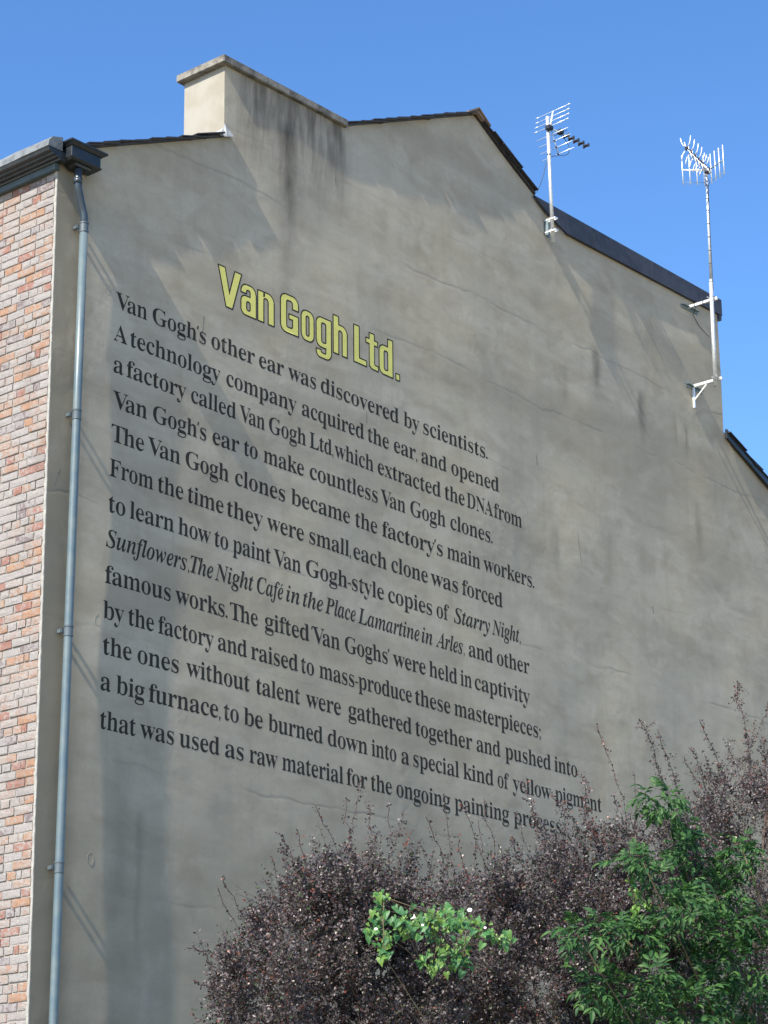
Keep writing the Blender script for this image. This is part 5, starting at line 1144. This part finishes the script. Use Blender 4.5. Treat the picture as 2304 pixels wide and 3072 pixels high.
def aerial_right():
    root = empty('tv_aerial', (10.12, 0, 12.6))
    tag(root, 'television aerial with bent white elements on tall mast at the right-hand wall end', 'aerial', 'television aerials on the gable')
    def put(mb, name, mat, smooth=True):
        o = mb.build(name, mat, smooth=smooth); world_parent(o, root); return o
    y = -0.372
    mxz = lambda z: 10.065 + (z - 11.987) * 0.0292
    b = MB(); b.tube([(mxz(11.95), y, 11.95), (mxz(13.30), y, 13.30)], 0.0245, 16); b.tube([(mxz(13.30), y, 13.30), (mxz(13.34), y, 13.34)], 0.021, 16)
    b.tube([(mxz(13.34), y, 13.34), (mxz(14.86), y, 14.86)], 0.0155, 14); put(b, 'mast', M_GALV)
    b = MB()
    for z in (13.55, 13.72, 13.90, 14.08, 14.26, 14.42, 14.6): b.tube([(mxz(z), y, z), (mxz(z), y, z + 0.008)], 0.0185, 10)
    put(b, 'cable_tie', M_PLASTIC)
    for nm, zb in (('upper', 13.10), ('lower', 12.07)):
        b = MB(); b.bbox((9.99, -0.045, zb - 0.012), (10.34, -0.004, zb - 0.004), 0.002); b.bbox((9.99, -0.012, zb - 0.045), (10.34, -0.003, zb - 0.004), 0.002)
        put(b, 'wall_plate', M_ZINC, False)
        b = MB(); b.bbox((10.125, -0.425, zb - 0.022), (10.155, -0.006, zb + 0.014), 0.003)
        put(b, 'bracket_arm', M_ALU, False)
        b = MB(); b.tube([(10.04, -0.402, zb), (10.16, -0.402, zb)], 0.005, 8); b.tube([(10.04, -0.345, zb), (10.16, -0.345, zb)], 0.005, 8)
        put(b, 'clamp', M_GALV)
        if nm == 'lower':
            b = MB(); b.bbox((10.125, -0.030, 11.79), (10.155, -0.004, zb - 0.02), 0.003); put(b, 'bracket_leg', M_ALU, False)
            b = MB(); b.tube([(10.14, -0.020, 11.885), (10.14, -0.205, zb - 0.025)], 0.011, 4); put(b, 'bracket_brace', M_ALU, False)
        else:
            b = MB()
            for yy in (-0.11, -0.23): b.bbox((10.121, yy, zb - 0.026), (10.159, yy + 0.008, zb + 0.018), 0.001)
            put(b, 'strap', M_PLASTIC, False)
    c = Vector((mxz(14.80), y - 0.03, 14.80))
    d = Vector((-0.983, -0.184, 0.0)); s = Vector((0.184, -0.983, 0)); up = Vector((0, 0, 1))
    P = lambda a, q, z: c + d * a + s * q + up * z
    b = MB(); b.tube([P(-0.04, 0, 0), P(0.70, 0, 0.02)], 0.010, 8); put(b, 'boom', M_ZINC)
    b = MB(); b.bbox((c.x - 0.03, c.y - 0.03, 14.765), (c.x + 0.035, c.y + 0.05, 14.83), 0.006); put(b, 'mast_clamp', M_PLASTIC, False)
    for sgn in (-1, 1):
        ang = math.radians(57)
        wd = d * math.cos(ang) + s * sgn * math.sin(ang)
        E = c + wd * 0.33
        b = MB(); b.tube([c, E], 0.0075 if sgn > 0 else 0.010, 8); put(b, 'reflector_arm', M_ALU if sgn < 0 else M_ZINC)
        for zz in (-0.165, 0.165):
            if zz > 0 and sgn < 0: continue
            b = MB(); b.tube([c + wd * 0.05 + up * zz, c + wd * 0.32 + up * zz], 0.0028, 6); put(b, 'reflector_bar', M_ZINC)
        for k in range(4):
            q = c + wd * (0.055 + 0.088 * k)
            b = MB(); b.tube([q + up * -0.20, q + up * 0.20], 0.0065, 8); put(b, 'reflector_rod', M_ALU)
    for k, a in enumerate((0.12, 0.19, 0.25, 0.33, 0.44, 0.56, 0.68)):
        b = MB()
        sc = 1.0 if k > 2 else 0.72
        for sy in (-1, 1):
            for sz in (-1, 1):
                ctr = P(a, sy * 0.012, 0.02 * sz)
                b.tube([ctr, P(a + 0.006, sy * 0.042, 0.055 * sz * sc), P(a + 0.010, sy * 0.058, 0.10 * sz * sc), P(a + 0.012, sy * 0.066, 0.150 * sz * sc)], 0.0062, 6)
        put(b, 'director', M_ALU)
        b = MB(); b.bbox(tuple(P(a + 0.012, -0.014, -0.016)), tuple(P(a - 0.012, 0.014, 0.026)), 0.003); put(b, 'director_clip', M_PLASTIC, False)
    b = MB()
    b.tube([P(0.20, 0, -0.02), P(0.12, 0.01, -0.10), P(0.02, 0.015, -0.16), (mxz(14.6), y - 0.02, 14.58), (mxz(14.0), y - 0.018, 14.0), (mxz(13.2), y - 0.028, 13.2), (10.12, -0.33, 13.08), (10.14, -0.12, 13.07), (10.22, -0.02, 13.02),
            (10.36, -0.01, 12.92), (10.55, -0.008, 12.85), (10.70, -0.008, 12.83), (10.80, -0.004, 12.82)], 0.0034, 6)
    put(b, 'cable', M_CABLE)


aerial_left()
aerial_right()

# ------------------------------------------------------------------ vegetation
def leaf_mat(name, cols, rough=0.4, trans=0.0, spec=0.5):
    m = N(name)
    gi = m.n('ShaderNodeNewGeometry').outputs['Random Per Island']
    oi = m.n('ShaderNodeObjectInfo').outputs['Random']
    r = m.math('FRACT', m.math('ADD', gi, m.math('MULTIPLY', oi, 3.7)))
    cr = m.n('ShaderNodeValToRGB')
    cr.color_ramp.interpolation = 'LINEAR'
    els = cr.color_ramp.elements
    els[0].position = 0; els[0].color = cols[0] + (1,)
    els[1].position = 1; els[1].color = cols[-1] + (1,)
    for i, c in enumerate(cols[1:-1]):
        e = els.new((i + 1) / (len(cols) - 1)); e.color = c + (1,)
    m.plug(r, cr.inputs[0])
    m.set(color=cr.outputs[0], rough=rough, spec=spec)
    if trans:
        tr = m.n('ShaderNodeBsdfTranslucent'); m.plug(cr.outputs[0], tr.inputs[0])
        ms = m.n('ShaderNodeMixShader'); ms.inputs[0].default_value = trans
        m.t.links.new(m.b.outputs[0], ms.inputs[1]); m.t.links.new(tr.outputs[0], ms.inputs[2]); m.t.links.new(ms.outputs[0], m.out.inputs[0])
    return m.mat


M_PURPLE = leaf_mat('purple_barberry_leaf', [(0.026, 0.020, 0.021), (0.045, 0.036, 0.037), (0.080, 0.064, 0.068), (0.036, 0.029, 0.026), (0.055, 0.045, 0.048), (0.13, 0.108, 0.115)], 0.50, 0.06, 0.45)
M_REDTIP = leaf_mat('red_barberry_leaf', [(0.085, 0.035, 0.028), (0.17, 0.045, 0.028), (0.07, 0.035, 0.032), (0.22, 0.075, 0.04)], 0.32, 0.2, 0.6)
M_UNDER = leaf_mat('green_barberry_leaf', [(0.025, 0.045, 0.018), (0.045, 0.075, 0.03), (0.06, 0.05, 0.03)], 0.4, 0.15)
M_TWIG = simple('brown_twig', (0.075, 0.045, 0.035), 0.8, scale=40.0)
M_ELDER = leaf_mat('elder_leaf', [(0.014, 0.050, 0.016), (0.028, 0.088, 0.024), (0.065, 0.145, 0.034), (0.020, 0.068, 0.022)], 0.55, 0.34, 0.3)
M_ESTEM = simple('elder_stem', (0.11, 0.085, 0.045), 0.8, scale=30.0)
M_VINE = leaf_mat('bindweed_leaf', [(0.040, 0.135, 0.042), (0.060, 0.185, 0.050), (0.13, 0.24, 0.045), (0.050, 0.155, 0.065)], 0.5, 0.32, 0.4)
M_VINEY = leaf_mat('young_vine_leaf', [(0.11, 0.23, 0.04), (0.17, 0.29, 0.055)], 0.45, 0.3, 0.4)
M_PETAL = simple('white_petal', (0.78, 0.78, 0.74), 0.6, var=0.1)


def unit(v): return v / (np.linalg.norm(v, axis=1, keepdims=True) + 1e-9)


def leaf_cloud(pos, size, nrm, mats_idx):
    """folded two-triangle leaves; returns verts, faces, material index"""
    n = len(pos)
    r = unit(rng.normal(size=(n, 3)))
    nn = unit(nrm)
    a = unit(np.cross(nn, r)); bvec = np.cross(nn, a)
    s = size[:, None]
    v0 = pos
    v1 = pos + a * s * 0.6 + bvec * s * 0.33 + nn * s * 0.10
    v2 = pos + a * s * 1.0
    v3 = pos + a * s * 0.6 - bvec * s * 0.33 + nn * s * 0.10
    V = np.stack([v0, v1, v2, v3], 1).reshape(-1, 3)
    i = np.arange(n)[:, None] * 4
    F = np.concatenate([i + np.array([[0, 1, 2]]), i + np.array([[0, 2, 3]])], 1).reshape(-1, 3)
    return V, F, np.repeat(mats_idx, 2)


def fast_mesh(name, V, F, MI, mats):
    me = bpy.data.meshes.new(name)
    nv, nf = len(V), len(F)
    k = F.shape[1]
    me.vertices.add(nv); me.vertices.foreach_set('co', np.ascontiguousarray(V, dtype=np.float32).ravel())
    me.loops.add(nf * k); me.loops.foreach_set('vertex_index', np.ascontiguousarray(F, dtype=np.int32).ravel())
    me.polygons.add(nf); me.polygons.foreach_set('loop_start', np.arange(0, nf * k, k, dtype=np.int32))
    for m_ in mats: me.materials.append(m_)
    me.polygons.foreach_set('material_index', np.ascontiguousarray(MI, dtype=np.int32))
    me.update(calc_edges=True)
    me.validate()
    return me


def twig_tubes(A, B, rad):
    """thin three-sided prisms between point arrays"""
    n = len(A)
    d = unit(B - A)
    ref = np.tile(np.array([[0.3, 0.8, 0.52]]), (n, 1))
    u = unit(np.cross(d, ref)); w = np.cross(d, u)
    V = []
    for P_, r_ in ((A, rad), (B, rad * 0.7)):
        for k in range(3):
            t = 2 * math.pi * k / 3
            V.append(P_ + (u * math.cos(t) + w * math.sin(t)) * r_[:, None])
    V = np.stack(V, 1).reshape(-1, 3)
    i = np.arange(n)[:, None] * 6
    F = np.concatenate([i + np.array([[k, (k + 1) % 3, 3 + (k + 1) % 3, 3 + k]]) for k in range(3)], 1).reshape(-1, 4)
    return V, F


BASES = [(-5.3, -7.6), (-3.8, -7.9), (-1.9, -7.7)]
NLEAF = [1.25e5, 1.35e5, 0.9e5]
BL = ['purple barberry bush standing on the left, its thin shoots against the grey wall', 'purple barberry bush in the middle, covering the end of the bottom text lines',
      'tall purple barberry bush at the right edge, behind the green elder']


def leaf_run(path, n, spread, size):
    """leaf positions along a poly-line (k,3)"""
    k = len(path)
    t = rng.uniform(0, k - 1.001, n)
    i = t.astype(int); f = (t - i)[:, None]
    p = path[i] * (1 - f) + path[i + 1] * f
    return p + rng.normal(size=(n, 3)) * spread


for bi, (blobs, shoots) in enumerate(BUSHES):
    root = empty('barberry_bush', (BASES[bi][0], BASES[bi][1], 0.0))
    tag(root, BL[bi], 'bush', 'purple barberry bushes before the gable')
    B = np.array(blobs)
    w = B[:, 3] ** 2.3; w /= w.sum()
    ntw = int(NLEAF[bi] / 24)
    idx = rng.choice(len(B), ntw, p=w)
    d = unit(rng.normal(size=(ntw, 3)) + np.array([0, -0.35, 0.25]))
    rr_ = rng.uniform(0.30, 1.0, ntw) ** 0.6
    rad3 = np.stack([B[idx, 3], B[idx, 3] * 2.0, B[idx, 3]], 1)
    # twigs gather in clumps, with dark gaps between
    ncl = 260
    ci_ = rng.choice(len(B), ncl, p=w)
    dc = unit(rng.normal(size=(ncl, 3)) + np.array([0, -0.3, 0.2]))
    cr_ = np.stack([B[ci_, 3], B[ci_, 3] * 2.0, B[ci_, 3]], 1)
    cc = B[ci_, :3] + dc * cr_ * (rng.uniform(0.25, 1.0, (ncl, 1)) ** 0.55)
    pick_ = rng.integers(0, ncl, ntw)
    start = cc[pick_] + rng.normal(size=(ntw, 3)) * rng.uniform(0.022, 0.055, (ncl, 1))[pick_]
    d = dc[pick_]
    tdir = unit(d * 0.8 + rng.normal(size=(ntw, 3)) * 0.45 + np.array([0, 0, 0.45]))
    Lt = rng.uniform(0.04, 0.13, ntw)
    end = start + tdir * Lt[:, None]
    m_ = 24
    t = rng.uniform(0.0, 1.0, (ntw, m_, 1))
    pos = (start[:, None, :] * (1 - t) + end[:, None, :] * t + rng.normal(size=(ntw, m_, 3)) * 0.0065).reshape(-1, 3)
    keep = pos[:, 2] > 2.0
    # low part of the bush down to the ground
    nl = 16000
    lowc = np.array([BASES[bi][0], BASES[bi][1], 1.3])
    dl = unit(rng.normal(size=(nl, 3)))
    low = lowc + dl * np.array([1.0, 0.6, 1.35]) * (rng.uniform(0.3, 1, (nl, 1)) ** 0.5)
    low = low[low[:, 2] > 0.05]
    pos = np.concatenate([pos, low])
    size = rng.uniform(0.0085, 0.0175, len(pos))
    mi = rng.choice([0] * 17 + [1, 2, 2], len(pos))
    PV, SZ, MI_ = [pos], [size], [mi]
    SA_, SB_, SR_ = [start], [end], [np.full(ntw, 0.0011)]
    for tip, base, dens in shoots:
        tip = np.array(tip); base = np.array(base)
        Ls = np.linalg.norm(tip - base)
        side = np.cross(tip - base, np.array([0.6, 0.8, 0])); side /= np.linalg.norm(side) + 1e-9
        bend = rng.uniform(-0.10, 0.10) * Ls
        tt = np.linspace(-0.25, 1, 12)[:, None]
        wig = rng.normal(size=(12, 3)) * 0.004
        path = base + (tip - base) * tt + side * bend * np.sin(np.clip(tt, 0, 1) * math.pi) + wig
        path[-1] = tip
        SA_.append(path[:-1]); SB_.append(path[1:]); SR_.append(np.linspace(0.0022, 0.0009, 11))
        # leaf whorls every couple of centimetres
        nn_ = max(6, int(Ls * 1.25 / 0.017))
        tk = np.linspace(0, 10.99, nn_)
        ik = tk.astype(int); fk = (tk - ik)[:, None]
        node = path[ik] * (1 - fk) + path[ik + 1] * fk
        per = max(2, int(2.2 + dens * 3.0))
        lp = np.repeat(node, per, 0) + rng.normal(size=(nn_ * per, 3)) * (0.004 + 0.0035 * dens)
        sel = rng.uniform(size=len(lp)) < 0.5 + 0.25 * min(dens, 2)
        lp = lp[sel]
        PV.append(lp); SZ.append(rng.uniform(0.008, 0.017, len(lp)))
        redness = 0.7 if rng.uniform() < 0.2 else 0.16
        MI_.append((rng.uniform(size=len(lp)) < redness).astype(int))
        if dens >= 1.0:      # side twigs on the fuller shoots
            ns = int(Ls * 14 * dens)
            k0 = rng.integers(0, 11, ns); st = path[k0] + rng.normal(size=(ns, 3)) * 0.002
            dd = unit((tip - base)[None, :] / Ls + rng.normal(size=(ns, 3)) * 0.6)
            en = st + dd * rng.uniform(0.03, 0.09, (ns, 1)) * (1 - 0.6 * (k0 / 11.0))[:, None]
            SA_.append(st); SB_.append(en); SR_.append(np.full(ns, 0.0009))
            q = rng.uniform(0.1, 1, (ns, 9, 1))
            lp = (st[:, None, :] * (1 - q) + en[:, None, :] * q + rng.normal(size=(ns, 9, 3)) * 0.0055).reshape(-1, 3)
            PV.append(lp); SZ.append(rng.uniform(0.008, 0.016, len(lp))); MI_.append((rng.uniform(size=len(lp)) < redness * 0.7).astype(int))
    # fine feathery sprays along the whole outline
    nsp = 380
    idx = rng.choice(len(B), nsp, p=w)
    up = unit(rng.normal(size=(nsp, 3)) * np.array([0.7, 0.5, 0.25]) + np.array([0, 0, 0.8]))
    st = B[idx, :3] + up * B[idx, 3:4] * 0.80
    en = st + unit(up + rng.normal(size=(nsp, 3)) * 0.25) * (0.04 + 0.17 * rng.uniform(0, 1, (nsp, 1)) ** 2)
    SA_.append(st); SB_.append(en); SR_.append(np.full(nsp, 0.0011))
    q = rng.uniform(0.0, 1, (nsp, 15, 1))
    lp = (st[:, None, :] * (1 - q) + en[:, None, :] * q + rng.normal(size=(nsp, 15, 3)) * 0.006).reshape(-1, 3)
    PV.append(lp); SZ.append(rng.uniform(0.008, 0.016, len(lp))); MI_.append((rng.uniform(size=len(lp)) < 0.12).astype(int))
    pos = np.concatenate(PV); size = np.concatenate(SZ); mi = np.concatenate(MI_)
    nrm = rng.normal(size=(len(pos), 3)) + np.array([-0.25, -0.4, 0.5])
    V, F, MI2 = leaf_cloud(pos, size, nrm, mi)
    o = link('foliage', fast_mesh('foliage', V, F, MI2, [M_PURPLE, M_REDTIP, M_UNDER])); world_parent(o, root); o['kind'] = 'stuff'
    V, F = twig_tubes(np.concatenate(SA_), np.concatenate(SB_), np.concatenate(SR_))
    o = link('twigs', fast_mesh('twigs', V, F, np.zeros(len(F), int), [M_TWIG])); world_parent(o, root); o['kind'] = 'stuff'
    # main stems from the ground into the crown
    for si in range(9):
        tgt = B[rng.integers(len(B)), :3]
        bx = np.array([BASES[bi][0] + rng.uniform(-0.25, 0.25), BASES[bi][1] + rng.uniform(-0.2, 0.2), 0.0])
        pts = [tuple(bx * (1 - t_) + tgt * t_ + np.array([0, 0, 0.35 * math.sin(math.pi * t_)]) + rng.normal(size=3) * 0.02 * (0 < t_ < 1)) for t_ in np.linspace(0, 1, 8)]
        mb = MB(); mb.tube(pts, [0.014 - 0.0014 * k_ for k_ in range(8)], 7)
        o = mb.build('stem', M_TWIG, smooth=True); world_parent(o, root)


# ---- elder shrub: pinnate leaves, each leaf one object sharing four meshes
def leaflet(mb, base, d, up, L, W, droop):
    d = d.normalized(); side = d.cross(up).normalized(); up = side.cross(d).normalized()
    prof = ((0.0, 0.04), (0.18, 0.62), (0.42, 1.0), (0.68, 0.78), (0.88, 0.34), (1.0, 0.0))
    vs = []
    for t, w in prof:
        c = base + d * (L * t) - up * (droop * L * t * t)
        vs += [c + side * (W * w) + up * (W * w * 0.35), c, c - side * (W * w) + up * (W * w * 0.35)]
    fs = []
    for i in range(len(prof) - 1):
        a = i * 3
        fs += [(a, a + 1, a + 4, a + 3), (a + 1, a + 2, a + 5, a + 4)]
    mb.add(vs, fs)


def elder_leaf(seed):
    r = random.Random(seed)
    mb = MB()
    X, Z = Vector((1, 0, 0)), Vector((0, 0, 1))
    L = 0.10
    ax = lambda t: Vector((L * t, 0, -0.30 * L * t * t))
    npair = r.choice((2, 3, 3))
    for k in range(npair):
        t = 0.35 + 0.5 * k / max(npair - 1, 1)
        for sg in (-1, 1):
            dd = Vector((0.62 + r.uniform(-.1, .1), sg * 0.8, -0.15 + r.uniform(-.1, .1)))
            leaflet(mb, ax(t), dd, Z, r.uniform(0.050, 0.066), r.uniform(0.0105, 0.0135), r.uniform(0.25, 0.55))
    leaflet(mb, ax(1.0), Vector((1, 0, -0.35)), Z, r.uniform(0.058, 0.075), r.uniform(0.012, 0.015), r.uniform(0.3, 0.6))
    mb.tube([ax(0), ax(0.5), ax(1.0)], 0.0011, 3)
    return mb.mesh('leaf', M_ELDER)


def frame_quat(d, up):
    x = d.normalized(); y = up.cross(x)
    y = y.normalized() if y.length > 1e-4 else x.orthogonal().normalized()
    z = x.cross(y)
    return Matrix((x, y, z)).transposed()


el_me = [elder_leaf(s_) for s_ in range(6)]
er = random.Random(17)
elder = empty('elder_shrub', (-1.95, -8.75, 0.0))
tag(elder, 'green elder shrub with drooping leaflets growing up through the purple bushes', 'shrub')
count = 0
extra_V, extra_F = [], []
cam_dir = Vector((-0.72, -0.61, -0.31))
tmpl = []
for me_ in el_me:
    vv = np.array([v.co[:] for v in me_.vertices]); ff = [tuple(p.vertices) for p in me_.polygons]
    tmpl.append((vv, ff))
order = []
for (x, y, z, r, nlf) in ELDER:
    for i in range(int(nlf * 2.1)):
        dv = Vector((er.gauss(0, 1), er.gauss(0, 1), er.gauss(0, 1))).normalized()
        q = er.random() ** 0.5
        p = Vector((x, y, z)) + Vector((dv.x * r, dv.y * r * 1.5, dv.z * r)) * q * 0.68
        out = (dv * 0.9 + Vector((er.gauss(0, .4), er.gauss(0, .4), 0.25)) + cam_dir * 0.25)
        order.append((p, out))
order.sort(key=lambda o_: (o_[0] - Vector((-12.8, -14.47, 1.6))).length)
emb = MB()
for i, (p, out) in enumerate(order):
    Rm = frame_quat(out, Vector((er.gauss(-.3, .25), er.gauss(-.3, .25), 1.0)))
    sc = er.uniform(0.40, 0.78)
    k_ = er.randrange(6)
    if i < 300:
        o = link('leaf', el_me[k_])
        o.matrix_world = Matrix.LocRotScale(p, Rm.to_quaternion(), Vector((sc, sc, sc)))
        o.parent = elder; o.matrix_parent_inverse = Matrix.Translation(elder.location).inverted()
    else:
        vv, ff = tmpl[k_]
        W = vv @ (np.array(Rm).T * sc) + np.array(p)
        emb.add([tuple(q_) for q_ in W], ff)
# hidden lower foliage of the shrub, below the frame
for i in range(150):
    p = Vector((-1.95 + er.uniform(-.8, .8), -8.75 + er.uniform(-.35, .35), er.uniform(0.5, 3.0)))
    Rm = frame_quat(Vector((er.gauss(0, 1), er.gauss(0, 1), er.gauss(0.3, .5))), Vector((er.gauss(0, .3), er.gauss(0, .3), 1)))
    vv, ff = tmpl[er.randrange(6)]
    W = vv @ np.array(Rm).T + np.array(p)
    emb.add([tuple(q_) for q_ in W], ff)
o = emb.build('leaf', M_ELDER, flip=False); world_parent(o, elder); o['kind'] = 'stuff'
tips = [ELDER[0], ELDER[3], ELDER[12], ELDER[13], ELDER[20], ELDER[22], ELDER[23], ELDER[18], ELDER[26], ELDER[8]]
for tx in tips:
    mb = MB()
    q0 = Vector((-1.95 + er.uniform(-.3, .3), -8.75 + er.uniform(-.15, .15), 0)); q1 = Vector(tx[:3])
    pts = []
    for k_ in range(9):
        t_ = k_ / 8
        p = q0.lerp(q1, t_) ; p.x += 0.22 * math.sin(math.pi * t_) * (1 if q1.x < -1.95 else -1) * 0.4; p.z += 0.15 * math.sin(math.pi * t_)
        pts.append(p)
    mb.tube(pts, [0.008 * (1 - 0.85 * k_ / 8) + 0.001 for k_ in range(9)], 7)
    o = mb.build('stem', M_ESTEM, smooth=True); world_parent(o, elder)


# ---- bindweed scrambling over the bushes
def heart_leaf(seed):
    r = random.Random(seed)
    mb = MB()
    outline = [(0.0, 0.0), (-0.10, 0.16), (-0.16, 0.34), (0.02, 0.46), (0.30, 0.40), (0.60, 0.24), (0.85, 0.09), (1.0, 0.0)]
    L = 0.045
    mid = [(0.0, 0), (0.06, 0), (0.14, 0), (0.2, 0), (0.38, 0), (0.62, 0), (0.85, 0), (1.0, 0)]
    z = lambda x, y: 0.22 * abs(y) - 0.28 * max(x, 0) ** 2
    vs = []
    for (ox, oy), (mx_, _) in zip(outline, mid):
        for yy in (oy, 0, -oy):
            xx = ox if yy else mx_
            if yy == 0: xx = mx_
            vs.append((L * xx, L * yy * 0.95, L * (z(xx, yy) + r.uniform(-.02, .02))))
    fs = []
    for i in range(7):
        a = i * 3
        fs += [(a, a + 1, a + 4, a + 3), (a + 1, a + 2, a + 5, a + 4)]
    mb.add(vs, fs)
    mb.tube([(0, 0, 0), (-0.012, 0, -0.008), (-0.026, 0, -0.01)], 0.0009, 3)
    return mb


hl = [heart_leaf(s_).mesh('leaf', M_VINE) for s_ in range(4)]
hly = [heart_leaf(s_ + 9).mesh('leaf', M_VINEY) for s_ in range(2)]


def vine(name, label, blobs_, base, young, seed):
    vr = random.Random(seed)
    root = empty(name, base)
    tag(root, label, 'climbing plant')
    allp = []
    for (x, y, z, r, nlf) in blobs_:
        for i in range(int(nlf * 1.4 + 5)):
            dv = Vector((vr.gauss(0, 1), vr.gauss(0, 1), vr.gauss(0, 1))).normalized()
            p = Vector((x, y, z)) + Vector((dv.x, dv.y * 0.9, dv.z)) * (r * 1.35) * vr.random() ** 0.5
            up = Vector((-0.62 + vr.gauss(0, .30), -0.66 + vr.gauss(0, .30), 0.45 + vr.gauss(0, .30)))
            dn = Vector((vr.gauss(0, .6), vr.gauss(0, .3), -0.75)).normalized()
            dn = (dn - up.normalized() * dn.dot(up.normalized()))
            y_young = vr.random() < young
            o = link('leaf', vr.choice(hly if y_young else hl))
            sc = vr.uniform(0.28, 0.95) * (0.62 if y_young else 0.85)
            o.matrix_world = Matrix.LocRotScale(p, frame_quat(dn, up).to_quaternion(), Vector((sc, sc, sc)))
            o.parent = root; o.matrix_parent_inverse = Matrix.Translation(root.location).inverted()
            allp.append(p)
    # stems threading through the leaves, one rising from the ground
    for k_ in range(5):
        c_ = [Vector(b_[:3]) for b_ in blobs_]
        vr.shuffle(c_)
        ch = sorted(c_[:min(6, len(c_))], key=lambda q_: q_.x)
        if k_ == 0: ch = [Vector(base), Vector((base[0], base[1], 1.2)), Vector((base[0] + .05, base[1] + 0.05, 2.3))] + ch
        mb = MB(); mb.tube(ch, 0.0016, 5); o = mb.build('stem', M_ESTEM, smooth=True); world_parent(o, root)
    return root


vine('bindweed_vine', 'bright green heart-leaved climber with white trumpet flowers over the purple bush', VINE, (-5.5, -8.8, 0.0), 0.25, 31)
vine('hanging_vine', 'small yellow-green vine hanging in a narrow strand left of the elder', VINE2, (-3.1, -8.8, 0.0), 0.85, 5)
vroot = bpy.data.objects['bindweed_vine']
fr = random.Random(2)
for i, fp in enumerate(FLOWERS):
    mb = MB()
    sc = (0.50, 0.34, 0.22, 0.20, 0.20)[i]
    rings = ((0.0, 0.003), (0.018, 0.006), (0.030, 0.014), (0.037, 0.026))
    ax_ = Vector((-0.7, -0.55, 0.45)).normalized() if i else Vector((0.5, -0.6, 0.35)).normalized()
    u_ = ax_.orthogonal().normalized(); w_ = ax_.cross(u_)
    vs = []
    for h_, r_ in rings:
        for k_ in range(12):
            t_ = 2 * math.pi * k_ / 12
            wob_ = 1 + 0.07 * math.cos(5 * t_)
            vs.append(Vector(fp) + (ax_ * h_ + (u_ * math.cos(t_) + w_ * math.sin(t_)) * r_ * wob_) * sc)
    fs = [(j * 12 + k_, j * 12 + (k_ + 1) % 12, (j + 1) * 12 + (k_ + 1) % 12, (j + 1) * 12 + k_) for j in range(3) for k_ in range(12)]
    mb.add(vs, fs)
    o = mb.build('flower', M_PETAL, smooth=True, flip=False); world_parent(o, vroot)
